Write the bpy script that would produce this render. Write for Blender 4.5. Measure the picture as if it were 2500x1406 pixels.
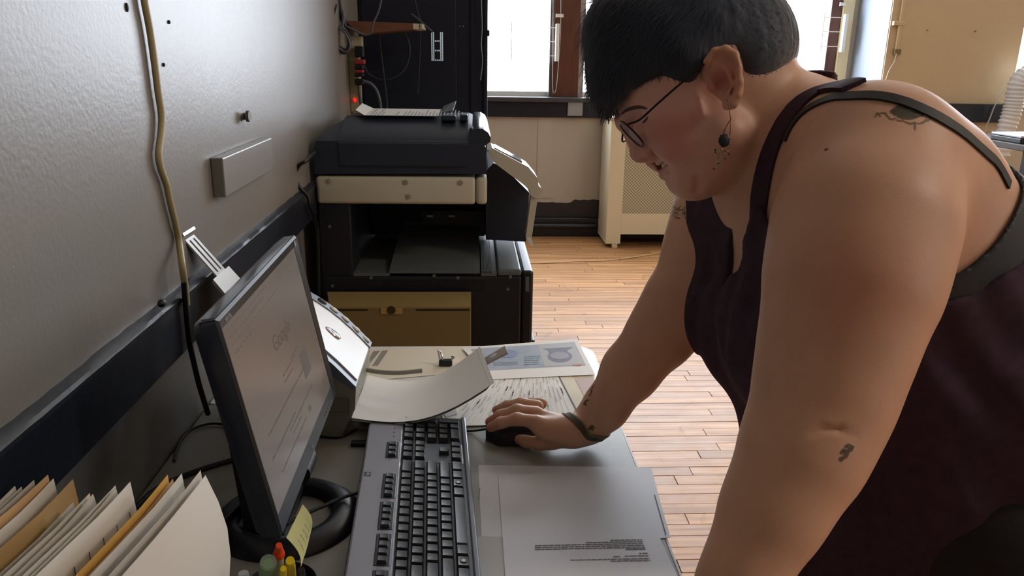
import bpy, bmesh, math, random, time
import numpy as np
from mathutils import Vector, Matrix
for o in list(bpy.data.objects): bpy.data.objects.remove(o)
T0=time.time()
SC=bpy.context.scene; COL=SC.collection
random.seed(7); RNG=np.random.RandomState(11)
# ------------------------------------------------------------------ camera
F=1900.; PITCH=math.radians(16.7); YAW=math.radians(3.1); ROLL=math.radians(0.9); CZ=1.365
FW=np.array([math.sin(YAW)*math.cos(PITCH),math.cos(YAW)*math.cos(PITCH),-math.sin(PITCH)])
_r=np.array([math.cos(YAW),-math.sin(YAW),0.]); _u=np.cross(_r,FW)
RT=_r*math.cos(ROLL)+_u*math.sin(ROLL); UP=_u*math.cos(ROLL)-_r*math.sin(ROLL)
CAM=np.array([0.,0.,CZ])
cd=bpy.data.cameras.new('camera'); cam=bpy.data.objects.new('camera',cd); COL.objects.link(cam)
cd.sensor_width=36; cd.sensor_fit='HORIZONTAL'; cd.lens=F/2500*36; cd.clip_start=.02; cd.clip_end=60
cam.matrix_world=Matrix(((RT[0],UP[0],-FW[0],0),(RT[1],UP[1],-FW[1],0),(RT[2],UP[2],-FW[2],CZ),(0,0,0,1)))
SC.camera=cam
# ------------------------------------------------------------------ world, light, exposure
SC.view_settings.view_transform='Standard'; SC.view_settings.look='None'
SC.view_settings.gamma=1; SC.view_settings.use_curve_mapping=False
SC.view_settings.exposure=0.42
W=bpy.data.worlds.new('world'); SC.world=W; W.use_nodes=True
W.node_tree.nodes['Background'].inputs[0].default_value=(.85,.92,1,1)
W.node_tree.nodes['Background'].inputs[1].default_value=1.0
WINDOW_GLOW=10.0
def area(name,loc,size,power,col,rot=(0,0,0)):
    l=bpy.data.lights.new(name,'AREA'); l.shape='RECTANGLE'; l.size,l.size_y=size; l.energy=power; l.color=col
    o=bpy.data.objects.new(name,l); o.location=loc; o.rotation_euler=rot; COL.objects.link(o); return o
CEIL=3.35
LAMPS=[(3.0,.35,32),(2.0,3.2,5),(5.2,-.8,5)]
for x,y,p in LAMPS: area('ceiling_lamp_light',(x,y,CEIL-.13),(1.2,.28),p,(1,.89,.77))

# ------------------------------------------------------------------ helpers
def oz(px,py,z=.74): d=FW+RT*(px-1250)/F-UP*(py-703)/F; return CAM+d*(z-CZ)/d[2]
def ox(px,py,x): d=FW+RT*(px-1250)/F-UP*(py-703)/F; return CAM+d*x/d[0]
def oy(px,py,y): d=FW+RT*(px-1250)/F-UP*(py-703)/F; return CAM+d*y/d[1]
def od(px,py,t): return CAM+(FW+RT*(px-1250)/F-UP*(py-703)/F)*t
def lin(c):
    return tuple(((v/255)/12.92 if v/255<=.04045 else ((v/255+.055)/1.055)**2.4) for v in c)+(1,)
def mat(name,col,rough=.5,metal=0,spec=.5,bump=0,bscale=60,var=0,vscale=8,emit=None,trans=0,alpha=1,coat=0,sub=0,stretch=None,attr=None,ior=None,trw=0):
    m=bpy.data.materials.new(name); m.use_nodes=True; nt=m.node_tree; b=nt.nodes['Principled BSDF']
    c=lin(col) if max(col)>1.01 else tuple(col)+(1,)
    b.inputs['Base Color'].default_value=c; b.inputs['Roughness'].default_value=rough; b.inputs['Metallic'].default_value=metal
    b.inputs['Specular IOR Level'].default_value=spec
    if coat: b.inputs['Coat Weight'].default_value=coat; b.inputs['Coat Roughness'].default_value=.15
    if trans: b.inputs['Transmission Weight'].default_value=trans
    if ior: b.inputs['IOR'].default_value=ior
    if sub: b.inputs['Subsurface Weight'].default_value=sub; b.inputs['Subsurface Radius'].default_value=(.012,.005,.003); b.inputs['Subsurface Scale'].default_value=1
    if alpha<1: b.inputs['Alpha'].default_value=alpha
    if emit: b.inputs['Emission Color'].default_value=lin(emit[0]); b.inputs['Emission Strength'].default_value=emit[1]
    L=nt.links
    if bump or var:
        tc=nt.nodes.new('ShaderNodeNewGeometry'); vec=tc.outputs['Position']
        if stretch:
            mp=nt.nodes.new('ShaderNodeMapping'); mp.inputs['Scale'].default_value=stretch; L.new(vec,mp.inputs['Vector']); vec=mp.outputs['Vector']
    src=None
    if attr:
        a=nt.nodes.new('ShaderNodeAttribute'); a.attribute_name=attr; src=a.outputs['Color']; L.new(src,b.inputs['Base Color'])
    if var:
        n=nt.nodes.new('ShaderNodeTexNoise'); n.inputs['Scale'].default_value=vscale; n.inputs['Detail'].default_value=5; L.new(vec,n.inputs['Vector'])
        mr=nt.nodes.new('ShaderNodeMapRange'); mr.inputs[1].default_value=.3; mr.inputs[2].default_value=.7; mr.inputs[3].default_value=1-var; mr.inputs[4].default_value=1+var
        L.new(n.outputs['Fac'],mr.inputs[0])
        mx=nt.nodes.new('ShaderNodeMix'); mx.data_type='RGBA'; mx.blend_type='MULTIPLY'; mx.inputs['Factor'].default_value=1
        if src is not None: L.new(src,mx.inputs['A'])
        else: mx.inputs['A'].default_value=c
        L.new(mr.outputs[0],mx.inputs['B']); L.new(mx.outputs['Result'],b.inputs['Base Color'])
    if bump:
        n2=nt.nodes.new('ShaderNodeTexNoise'); n2.inputs['Scale'].default_value=bscale; n2.inputs['Detail'].default_value=4; L.new(vec,n2.inputs['Vector'])
        bp=nt.nodes.new('ShaderNodeBump'); bp.inputs['Strength'].default_value=1; bp.inputs['Distance'].default_value=bump; L.new(n2.outputs['Fac'],bp.inputs['Height']); L.new(bp.outputs['Normal'],b.inputs['Normal'])
    return m
def tag(o,label=None,cat=None,group=None,kind=None):
    if label: o['label']=label
    if cat: o['category']=cat
    if group: o['group']=group
    if kind: o['kind']=kind
    return o
def thing(name,label,cat,loc=(0,0,0),rz=0,group=None):
    o=bpy.data.objects.new(name,None); o.location=loc; o.rotation_euler=(0,0,rz); o.empty_display_size=.05; COL.objects.link(o)
    return tag(o,label,cat,group)
def link(name,me,parent=None,world=True):
    o=bpy.data.objects.new(name,me); COL.objects.link(o)
    if parent is not None:
        o.parent=parent
        if world: o.matrix_parent_inverse=wm(parent).inverted()
    return o
def wm(o):
    m=o.matrix_basis.copy()
    if o.parent is not None: m=wm(o.parent)@o.matrix_parent_inverse@m
    return m
def mesh(name,V,Fc,m,parent=None,smooth=False,world=True,autos=None):
    me=bpy.data.meshes.new(name); me.from_pydata([tuple(map(float,v)) for v in V],[],[tuple(f) for f in Fc])
    if m is not None: me.materials.append(m)
    if smooth: me.polygons.foreach_set('use_smooth',[True]*len(me.polygons))
    me.update()
    if autos: me.set_sharp_from_angle(angle=autos)
    return link(name,me,parent,world)
class MB:
    """collects simple shapes and builds one mesh"""
    def __init__(s): s.bm=bmesh.new(); s.sm=False
    def _xf(s,vs,M):
        if M is not None:
            for v in vs: v.co=M@v.co
    def box(s,a,b,bev=0,seg=2,M=None):
        a=Vector(a);b=Vector(b); r=bmesh.ops.create_cube(s.bm,size=1); vs=r['verts']
        for v in vs: v.co=Vector([(a[i]+b[i])/2+v.co[i]*(b[i]-a[i]) for i in range(3)])
        if bev:
            es=list({e for v in vs for e in v.link_edges})
            rr=bmesh.ops.bevel(s.bm,geom=es,offset=bev,segments=seg,affect='EDGES',profile=.5); vs=list({v for f in rr['faces'] for v in f.verts}|{v for v in vs if v.is_valid})
        s._xf(vs,M); return s
    def cyl(s,c,r,h,axis='z',n=24,r2=None,bev=0,M=None):
        rr=bmesh.ops.create_cone(s.bm,cap_ends=True,segments=n,radius1=r,radius2=r if r2 is None else r2,depth=h); vs=rr['verts']
        R={'z':Matrix(),'x':Matrix.Rotation(math.pi/2,4,'Y'),'y':Matrix.Rotation(math.pi/2,4,'X')}[axis]
        T=Matrix.Translation(c)@R
        for v in vs: v.co=T@v.co
        s._xf(vs,M); return s
    def sph(s,c,r,n=16,M=None):
        r=(r,r,r) if not hasattr(r,'__len__') else r
        rr=bmesh.ops.create_uvsphere(s.bm,u_segments=n,v_segments=max(6,n//2),radius=1); vs=rr['verts']
        for v in vs: v.co=Vector((c[0]+v.co.x*r[0],c[1]+v.co.y*r[1],c[2]+v.co.z*r[2]))
        s._xf(vs,M); return s
    def prism(s,poly,vec,M=None):
        """poly: 3d points, extruded by vec"""
        vec=Vector(vec); A=[s.bm.verts.new(Vector(p)) for p in poly]; B=[s.bm.verts.new(Vector(p)+vec) for p in poly]; n=len(A)
        s.bm.faces.new(A[::-1]); s.bm.faces.new(B)
        for i in range(n): s.bm.faces.new((A[i],A[(i+1)%n],B[(i+1)%n],B[i]))
        s._xf(A+B,M); return s
    def tube(s,pts,r,n=8,M=None):
        pts=[Vector(p) for p in pts]; rs=r if hasattr(r,'__len__') else [r]*len(pts); rings=[]; up=Vector((0,0,1)); allv=[]
        prev=None
        for i,p in enumerate(pts):
            t=(pts[min(i+1,len(pts)-1)]-pts[max(i-1,0)]).normalized()
            if prev is None:
                a=t.cross(up if abs(t.z)<.9 else Vector((1,0,0))).normalized()
            else:
                a=(prev-t*prev.dot(t)).normalized()
            prev=a; b=t.cross(a)
            ring=[s.bm.verts.new(p+(a*math.cos(2*math.pi*k/n)+b*math.sin(2*math.pi*k/n))*rs[i]) for k in range(n)]; rings.append(ring); allv+=ring
        for A,B in zip(rings,rings[1:]):
            for k in range(n): s.bm.faces.new((A[k],A[(k+1)%n],B[(k+1)%n],B[k]))
        s.bm.faces.new(rings[0][::-1]); s.bm.faces.new(rings[-1]); s._xf(allv,M); return s
    def quad(s,a,b,c,d,M=None):
        vs=[s.bm.verts.new(Vector(p)) for p in (a,b,c,d)]; s.bm.faces.new(vs); s._xf(vs,M); return s
    def build(s,name,m,parent=None,smooth=False,world=True,angle=.6):
        bmesh.ops.recalc_face_normals(s.bm,faces=s.bm.faces)
        me=bpy.data.meshes.new(name); s.bm.to_mesh(me); s.bm.free()
        if m is not None: me.materials.append(m)
        if smooth:
            me.polygons.foreach_set('use_smooth',[True]*len(me.polygons)); me.set_sharp_from_angle(angle=angle)
        return link(name,me,parent,world)
def smooth_path(P,n=6):
    """catmull-rom through points"""
    P=[np.array(p,float) for p in P]; Q=[P[0]*2-P[1]]+P+[P[-1]*2-P[-2]]; out=[]
    for i in range(1,len(Q)-2):
        for k in range(n):
            t=k/n; a,b,c,d=Q[i-1],Q[i],Q[i+1],Q[i+2]
            out.append(.5*((2*b)+(-a+c)*t+(2*a-5*b+4*c-d)*t*t+(-a+3*b-3*c+d)*t**3))
    out.append(P[-1]); return out
def cable(name,pts,r,m,parent=None,n=8,res=6): return MB().tube(smooth_path(pts,res),r,n).build(name,m,parent,smooth=True,angle=1.2)
def text_mesh(s,size,m,M,name='lettering',parent=None,extr=.0001,align='CENTER'):
    c=bpy.data.curves.new('t','FONT'); c.body=s; c.size=size; c.extrude=extr; c.align_x=align; c.align_y='CENTER'; c.resolution_u=3
    o=bpy.data.objects.new('t',c); COL.objects.link(o)
    dg=bpy.context.evaluated_depsgraph_get(); me=bpy.data.meshes.new_from_object(o.evaluated_get(dg)); bpy.data.objects.remove(o)
    me.transform(M); me.name=name; me.materials.clear(); me.materials.append(m)
    return link(name,me,parent)
def frame(o,x,y,z):
    return Matrix(((x[0],y[0],z[0],o[0]),(x[1],y[1],z[1],o[1]),(x[2],y[2],z[2],o[2]),(0,0,0,1)))
def V3(*a): return Vector(a)
# ------------------------------------------------------------------ materials
M={}
M['black']=mat('black_plastic',(19,22,28),.42,bump=.0002,bscale=900)
M['navy']=mat('slate_plastic',(30,39,54),.48,bump=.0003,bscale=900)
M['darkgrey']=mat('dark_grey_plastic',(92,98,98),.5,bump=.0002,bscale=900)
M['cream']=mat('cream_plastic',(196,192,172),.45)
M['white']=mat('white_plastic',(225,226,222),.4)
M['paper']=mat('paper',(243,243,238),.75,bump=.0003,bscale=25)
M['paper2']=mat('cream_paper',(232,226,206),.75)
M['ink']=mat('ink',(70,70,74),.7)
M['inkl']=mat('light_ink',(140,142,140),.7)
M['wirebl']=mat('black_cable',(14,14,15),.45)
M['wiregr']=mat('grey_cable',(90,95,102),.5)
M['chrome']=mat('chrome',(200,200,205),.15,metal=1)
M['steel']=mat('steel',(150,152,155),.35,metal=1)
M['wallp']=mat('wall_paint',(128,124,119),.38,spec=.5)
M['darkp']=mat('dark_trim_paint',(26,31,42),.35,bump=.002,bscale=14)
M['redpl']=mat('red_plastic',(170,50,45),.4)
# ------------------------------------------------------------------ room shell
WX=-.485; BY=5.984; RX=6.6; NY=-4.2
def wallmat():
    m=M['wallp']; nt=m.node_tree; L=nt.links; b=nt.nodes['Principled BSDF']
    g=nt.nodes.new('ShaderNodeNewGeometry')
    n1=nt.nodes.new('ShaderNodeTexNoise'); n1.inputs['Scale'].default_value=150; n1.inputs['Detail'].default_value=3
    n2=nt.nodes.new('ShaderNodeTexNoise'); n2.inputs['Scale'].default_value=4; n2.inputs['Detail'].default_value=3
    v=nt.nodes.new('ShaderNodeTexVoronoi'); v.inputs['Scale'].default_value=24
    for n in (n1,n2,v): L.new(g.outputs['Position'],n.inputs['Vector'])
    mr=nt.nodes.new('ShaderNodeMapRange'); mr.inputs[1].default_value=0; mr.inputs[2].default_value=.05; mr.inputs[3].default_value=1; mr.inputs[4].default_value=0
    L.new(v.outputs['Distance'],mr.inputs[0])
    a=nt.nodes.new('ShaderNodeMath'); a.operation='MULTIPLY_ADD'; a.inputs[1].default_value=.25; L.new(n1.outputs['Fac'],a.inputs[0])
    s=nt.nodes.new('ShaderNodeMath'); s.operation='MULTIPLY'; s.inputs[1].default_value=.9; L.new(n2.outputs['Fac'],s.inputs[0]); L.new(s.outputs[0],a.inputs[2])
    a2=nt.nodes.new('ShaderNodeMath'); a2.operation='MULTIPLY_ADD'; a2.inputs[1].default_value=.15; L.new(mr.outputs[0],a2.inputs[0]); L.new(a.outputs[0],a2.inputs[2])
    bp=nt.nodes.new('ShaderNodeBump'); bp.inputs['Distance'].default_value=.0014; bp.inputs['Strength'].default_value=1
    L.new(a2.outputs[0],bp.inputs['Height']); L.new(bp.outputs['Normal'],b.inputs['Normal'])
wallmat()
M['backp']=mat('back_wall_paint',(186,178,164),.5,bump=.0008,bscale=90)
M['tan']=mat('tan_wall_paint',(200,178,142),.5,bump=.0008,bscale=60)
M['ceil']=mat('ceiling_paint',(215,212,204),.8)
M['brownwood']=mat('brown_wood',(88,52,38),.35,var=.25,vscale=6,stretch=(12,12,1))
def S(o): o['kind']='structure'; return o
WU=-.452
S(MB().box((WX-.15,NY,0),(WX,BY+.15,CEIL)).box((WX,NY,1.0),(WU,BY,CEIL)).build('wall_left',M['wallp']))
S(MB().box((WX-.15,NY,CEIL),(RX+.15,BY+.3,CEIL+.1)).build('ceiling',M['ceil']))
wr=MB(); wr.box((RX,NY,0),(RX+.15,-2.9,CEIL)); wr.box((RX,-.4,0),(RX+.15,BY+.15,CEIL)); wr.box((RX,-2.9,0),(RX+.15,-.4,1.06)); wr.box((RX,-2.9,2.75),(RX+.15,-.4,CEIL)); S(wr.build('wall_right',M['tan']))
S(MB().box((WX-.15,NY-.15,0),(RX+.15,NY,CEIL)).build('wall_rear',mat('rear_wall_paint',(110,102,92),.6)))
# back wall with openings: window 1 x .115-.575, window 2 .82-2.66, window 3 beyond the pier
SILL=1.064; WT=2.75
w=MB()
xs=[(WX,-.30),(2.80,3.90),(5.6,RX)]
w.box((WX-.15,BY,0),(RX,BY+.15,SILL-.02)); w.box((WX-.15,BY,WT),(RX,BY+.15,CEIL))
for a,b in xs: w.box((a,BY,SILL-.02),(b,BY+.15,WT))
wb=S(w.build('wall_back',M['backp']))
# thin vertical panel joint and peeling paint lines on the lower wall
jx=oy(1312,400,BY)[0]
S(MB().box((jx-.002,BY-.006,.30),(jx+.11,BY,.93)).build('panel_strip',M['backp'],wb))
# bright window panes
M['glow']=mat('overexposed_blind',(255,255,255),.8,emit=((232,242,255),WINDOW_GLOW))
def window(name,x0,x1):
    t=bpy.data.objects.new(name,None); COL.objects.link(t); t.location=((x0+x1)/2,BY+.07,SILL); t['kind']='structure'
    MB().box((x0,BY+.09,SILL),(x1,BY+.10,WT)).build('window_blind',M['glow'],t)
    MB().box((x0,BY+.07,SILL+.0),(x1,BY+.088,SILL+.035)).build('blind_hem',mat('blind_hem',(205,205,195),.6),t)
    return t
w1=window('window_1',-.30,.575); w2=window('window_2',.83,2.66); w3=window('window_3',3.9,5.6)
t=bpy.data.objects.new('fill_window',None); COL.objects.link(t); t.location=(RX+.07,-1.65,1.06); t['kind']='structure'  # added unseen window, its glow gives cool fill light
MB().box((RX+.09,-2.9,1.06),(RX+.10,-.4,2.75)).build('window_blind',mat('fill_blind',(235,240,245),.8,emit=((232,240,255),2.0)),t)
MB().box((RX,-1.70,1.06),(RX+.085,-1.60,2.75),bev=.004).build('window_frame',M['brownwood'],t)
# brown mullions
def mull(nm,x0,x1,par):
    MB().box((x0,BY-.012,SILL),(x1,BY+.09,WT),bev=.004).build(nm,M['brownwood'],par)
mull('window_frame',.60,.795,w1)
MB().box((.575,BY+.0,SILL),(.602,BY+.08,WT)).build('window_jamb',mat('jamb_dark',(70,66,66),.5),w1)  # jamb in a dark grey
MB().box((.793,BY+.0,SILL),(.832,BY+.08,WT)).build('window_jamb',mat('jamb_grey',(150,140,136),.5),w2)
fx=oy(2030,100,BY)[0]
mull('window_frame',2.655,2.735,w2)
MB().box((2.735,BY-.03,SILL-.03),(2.82,BY,WT),bev=.004).build('window_trim',mat('cream_trim',(222,205,160),.45),w2)
mull('window_frame',3.86,3.93,w3)
S(MB().box((WX,BY-.07,SILL-.035),(2.80,BY+.09,SILL),bev=.006).build('trim_1',mat('sill_grey',(66,66,70),.35,bump=.001,bscale=30)))
S(MB().box((WX,BY-.03,.915),(2.80,BY,SILL-.035),bev=.005).build('trim_2',M['darkp']))
# ragged lower dark band and pipe
rag=MB(); pts=[(WX,BY-.004,.0)]; x=WX; zz=[]
base_poly=[V3(WX,BY,0),V3(2.8,BY,0)]
top=[]
x=2.8
while x>WX:
    z=.288+random.uniform(-.006,.006)
    if x<.80: z=.262+random.uniform(-.006,.006)
    top.append(V3(x,BY,z)); x-=.035
rag.prism(base_poly+top,(0,-.006,0)); S(rag.build('baseboard_back',M['darkp']))
S(MB().box((WX,BY-.035,0),(2.8,BY-.006,.15),bev=.008).build('baseboard_back',M['darkp']))
t=MB().tube([(.0,BY-.06,.089),(.962,BY-.06,.089)],.022,12).build('heating_pipe',M['darkp'],smooth=True)
tag(t,'dark painted heating pipe running low along the back wall to the radiator cover','pipe')
# chair rail on left wall: dark board, bevelled cap with chipped upper edge
rl=MB().box((WX,NY,.922),(-.438,BY-.03,1.001)).build('trim_3',M['darkp']); S(rl)
cap=MB(); n=420
prev=None
ys=np.linspace(NY,BY-.03,n)
V=[];Fc=[]
for i,y in enumerate(ys):
    j=random.uniform(-.0012,.0012); k=random.uniform(-.0008,.0008)
    V+= [(WX,y,.999),(-.437,y,.999+k*.3),(-.4365,y,1.005+k*.5),(-.4400,y,1.0085+k*.3),(-.4505,y,1.013+j),(WU-.001,y,1.0135+j)]
for i in range(n-1):
    for k in range(5): a=i*6+k; Fc.append((a,a+1,a+7,a+6))
rc=mesh('rail_cap',V,Fc,mat('rail_cap_paint',(40,45,54),.3,var=.12,vscale=40,bump=.0004,bscale=90),rl,smooth=True,autos=.4)
S(rc)
S(MB().box((WX,NY,0),(WX+.02,BY-.03,.18),bev=.004).build('baseboard_left',M['darkp']))
# lamps on the ceiling
for i,(x,y,p) in enumerate(LAMPS):
    t=thing('ceiling_lamp',['long fluorescent ceiling lamp above and behind the desk','long fluorescent ceiling lamp nearest the window wall','long fluorescent ceiling lamp farthest to the right'][i],'ceiling lamp',(x,y,CEIL),0)
    MB().box((x-.64,y-.17,CEIL-.12),(x+.64,y+.17,CEIL),bev=.01).build('lamp_housing',M['white'],t)
    MB().box((x-.6,y-.14,CEIL-.125),(x+.6,y+.14,CEIL-.118)).build('diffuser',mat('lamp_diffuser',(255,240,215),.5,emit=((255,225,180),2)),t)
# pier on the right of the windows
PY=5.5; px0=oy(2165,120,PY)[0]; px1=oy(2490,120,PY)[0]
pier=MB().box((px0,PY,.0),(px1,BY,CEIL)).build('wall_pier',M['tan']); S(pier)
MB().box((px0-.004,PY+.01,.93),(px0,BY-.0,CEIL)).build('pier_side',mat('window_lit_side',(150,160,176),.5),pier)  # bluish window light on this side put into the colour
za=oy(2350,253,PY-.02)[2]; zb=oy(2350,298,PY-.02)[2]
S(MB().box((px0-.02,PY-.045,zb),(px1+.03,PY,za),bev=.005).build('trim_4',M['darkp']))
S(MB().box((px1,BY-.06,SILL-.035),(5.65,BY+.09,SILL),bev=.006).build('trim_5',M['white']))
# ------------------------------------------------------------------ floor boards
fl=S(MB().box((WX-.15,NY,-.1),(RX+.15,BY+.15,-.004)).build('floor',mat('floor_gap',(46,32,22),.7)))
def plankmat():
    m=mat('maple_boards',(186,132,84),.3,spec=.5); nt=m.node_tree; L=nt.links; b=nt.nodes['Principled BSDF']
    g=nt.nodes.new('ShaderNodeNewGeometry'); at=nt.nodes.new('ShaderNodeAttribute'); at.attribute_name='tone'
    mp=nt.nodes.new('ShaderNodeMapping'); mp.inputs['Scale'].default_value=(2.5,60,1); L.new(g.outputs['Position'],mp.inputs['Vector'])
    ad=nt.nodes.new('ShaderNodeVectorMath'); ad.operation='MULTIPLY_ADD'; ad.inputs[1].default_value=(37,0,11); L.new(at.outputs['Color'],ad.inputs[0]); L.new(mp.outputs[0],ad.inputs[2])
    n=nt.nodes.new('ShaderNodeTexNoise'); n.inputs['Scale'].default_value=1; n.inputs['Detail'].default_value=6; L.new(ad.outputs[0],n.inputs['Vector'])
    cr=nt.nodes.new('ShaderNodeValToRGB'); e=cr.color_ramp; e.elements[0].position=.25; e.elements[0].color=lin((150,102,62)); e.elements[1].position=.72; e.elements[1].color=lin((214,162,108))
    L.new(n.outputs['Fac'],cr.inputs[0])
    mr=nt.nodes.new('ShaderNodeMapRange'); mr.inputs[3].default_value=.78; mr.inputs[4].default_value=1.12; sp=nt.nodes.new('ShaderNodeSeparateColor'); L.new(at.outputs['Color'],sp.inputs[0]); L.new(sp.outputs[0],mr.inputs[0])
    mx=nt.nodes.new('ShaderNodeMix'); mx.data_type='RGBA'; mx.blend_type='MULTIPLY'; mx.inputs['Factor'].default_value=1; L.new(cr.outputs[0],mx.inputs['A']); L.new(mr.outputs[0],mx.inputs['B'])
    # scuffs and dark wear
    n3=nt.nodes.new('ShaderNodeTexNoise'); n3.inputs['Scale'].default_value=7; n3.inputs['Detail'].default_value=8; n3.inputs['Roughness'].default_value=.7; n3.inputs['Distortion'].default_value=1.2; L.new(g.outputs['Position'],n3.inputs['Vector'])
    m3=nt.nodes.new('ShaderNodeMapRange'); m3.inputs[1].default_value=.60; m3.inputs[2].default_value=.72; m3.inputs[3].default_value=0; m3.inputs[4].default_value=.55; L.new(n3.outputs['Fac'],m3.inputs[0])
    mx2=nt.nodes.new('ShaderNodeMix'); mx2.data_type='RGBA'; mx2.inputs['B'].default_value=lin((88,72,58)); L.new(m3.outputs[0],mx2.inputs['Factor']); L.new(mx.outputs['Result'],mx2.inputs['A'])
    L.new(mx2.outputs['Result'],b.inputs['Base Color'])
    mr4=nt.nodes.new('ShaderNodeMapRange'); mr4.inputs[3].default_value=.36; mr4.inputs[4].default_value=.6; L.new(n3.outputs['Fac'],mr4.inputs[0]); L.new(mr4.outputs[0],b.inputs['Roughness'])
    bp=nt.nodes.new('ShaderNodeBump'); bp.inputs['Distance'].default_value=.0006; L.new(n.outputs['Fac'],bp.inputs['Height']); L.new(bp.outputs[0],b.inputs['Normal'])
    return m
PM=plankmat(); PW=.0572
def settone(me,tones):
    ca=me.color_attributes.new('tone','FLOAT_COLOR','POINT'); ca.data.foreach_set('color',np.repeat(np.array(tones,float),8*1).reshape(-1,1).repeat(4,1).ravel() if False else np.array([[t,t*.7,t*.3,1] for t in tones for _ in range(8)]).ravel())
CUBEF=[(0,3,2,1),(4,5,6,7),(0,1,5,4),(1,2,6,5),(2,3,7,6),(3,0,4,7)]
SV=[];SF=[];ST=[]; cnt=0
y=.55
while y<BY-.03:
    x=WX+.02-random.random()*.8
    while x<3.6:
        L_=random.uniform(.45,1.15); x1=x+L_; a=max(x,WX+.001); g=.0015; h=random.uniform(-.0006,.0006)
        if x1>a+.02:
            v=[(a+g,y+g,-.02),(x1-g,y+g,-.02),(x1-g,y+PW-g,-.02),(a+g,y+PW-g,-.02),(a+g,y+g,h),(x1-g,y+g,h),(x1-g,y+PW-g,h),(a+g,y+PW-g,h)]
            tone=random.random()
            if 1.1<y<3.6 and x1>.15 and x<1.7 and cnt<290:
                o=mesh('plank',v,CUBEF,PM,fl); settone(o.data,[tone]); cnt+=1
            else:
                b0=len(SV); SV+=v; SF+=[tuple(b0+i for i in f) for f in CUBEF]; ST.append(tone)
        x=x1
    y+=PW
o=mesh('planks',SV,SF,PM,fl); settone(o.data,ST); o['kind']='stuff'
o=MB().box((WX,NY,-.02),(RX,.55,0)).box((3.6,.55,-.02),(RX,BY,0)).build('planks',PM,fl); settone(o.data,[.5,.5]); o['kind']='stuff'
print('room',time.time()-T0)
# ------------------------------------------------------------------ things along the back
def P2(px,py,Y=2.2): return oy(px,py,Y)
def slab(poly_px,Y,depth,mb=None):
    mb=mb or MB(); mb.prism([P2(a,b,Y) for a,b in poly_px],(0,depth,0)); return mb
# radiator cover
RY=5.58; rx0=oz(1486,605,0)[0]; t=thing('radiator_cover','cream radiator cover with patterned grille standing below the windows','radiator cover',(rx0,RY,0))
rx0=oy(1483,500,RY)[0]; gx0=oy(1525,400,RY)[0]; zt=.93; zg=oy(1525,522,RY)[2]; zb=oy(1525,572,RY)[2]; RXE=2.55
M['rad']=mat('radiator_cream',(226,216,186),.45)
MB().box((rx0,RY,.03),(gx0,RY+.02,zt),bev=.003).build('stile',M['rad'],t)
MB().box((RXE-.1,RY,.03),(RXE,RY+.02,zt),bev=.003).build('stile',M['rad'],t)
MB().box((gx0,RY,zb),(RXE-.1,RY+.02,zg)).build('rail',M['rad'],t)
MB().box((gx0,RY,zt-.07),(RXE-.1,RY+.02,zt)).build('rail',M['rad'],t)
MB().box((rx0,RY+.02,.03),(rx0+.02,BY-.03,zt)).build('side_panel',M['rad'],t)
MB().box((RXE-.02,RY+.02,.03),(RXE,BY-.03,zt)).build('side_panel',M['rad'],t)
MB().box((rx0-.015,RY-.02,zt),(RXE+.015,BY-.03,zt+.02),bev=.004).build('top_board',M['rad'],t)
for q in (rx0+.05,RXE-.09): MB().box((q,RY+.005,0),(q+.04,RY+.04,.03)).build('foot',M['rad'],t)
MB().box((rx0+.03,RY+.1,.05),(RXE-.03,RY+.12,zt-.02)).build('inner_panel',mat('dark_inside',(16,17,20),.8),t)
g=mat('pierced_grille',(196,188,160),.5); nt=g.node_tree; L=nt.links; b=nt.nodes['Principled BSDF']
ge=nt.nodes.new('ShaderNodeNewGeometry'); sx=nt.nodes.new('ShaderNodeSeparateXYZ'); L.new(ge.outputs['Position'],sx.inputs[0])
def mth(op,a,b_=None,c=None):
    n=nt.nodes.new('ShaderNodeMath'); n.operation=op
    for i,v in enumerate((a,b_,c)):
        if v is None: continue
        if isinstance(v,(int,float)): n.inputs[i].default_value=v
        else: L.new(v,n.inputs[i])
    return n.outputs[0]
k=2*math.pi/.046
sa=mth('SINE',mth('MULTIPLY',mth('ADD',sx.outputs[0],sx.outputs[2]),k)); sb=mth('SINE',mth('MULTIPLY',mth('SUBTRACT',sx.outputs[0],sx.outputs[2]),k))
hole=mth('LESS_THAN',mth('ABSOLUTE',mth('MULTIPLY',sa,sb)),.30)
mx=nt.nodes.new('ShaderNodeMix'); mx.data_type='RGBA'; mx.inputs['A'].default_value=lin((206,199,172)); mx.inputs['B'].default_value=lin((136,130,112)); L.new(hole,mx.inputs['Factor']); L.new(mx.outputs['Result'],b.inputs['Base Color'])
MB().box((gx0,RY+.008,zg),(RXE-.1,RY+.012,zt-.07)).build('grille',g,t)
# junction box under the sill
a=oy(1386,246,BY-.03); c=oy(1421,283,BY-.03)
t=thing('junction_box','square grey metal junction plate screwed under the window sill','junction box',(a[0],BY-.04,c[2]))
MB().box((a[0],BY-.05,c[2]),(c[0],BY-.028,a[2]),bev=.004).build('cover_plate',mat('box_grey',(150,152,150),.45),t)
for u in (.12,.88):
    for v in (.12,.88): MB().cyl((a[0]+(c[0]-a[0])*u,BY-.051,c[2]+(a[2]-c[2])*v),.004,.003,'y',10).build('screw',M['steel'],t)
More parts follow.
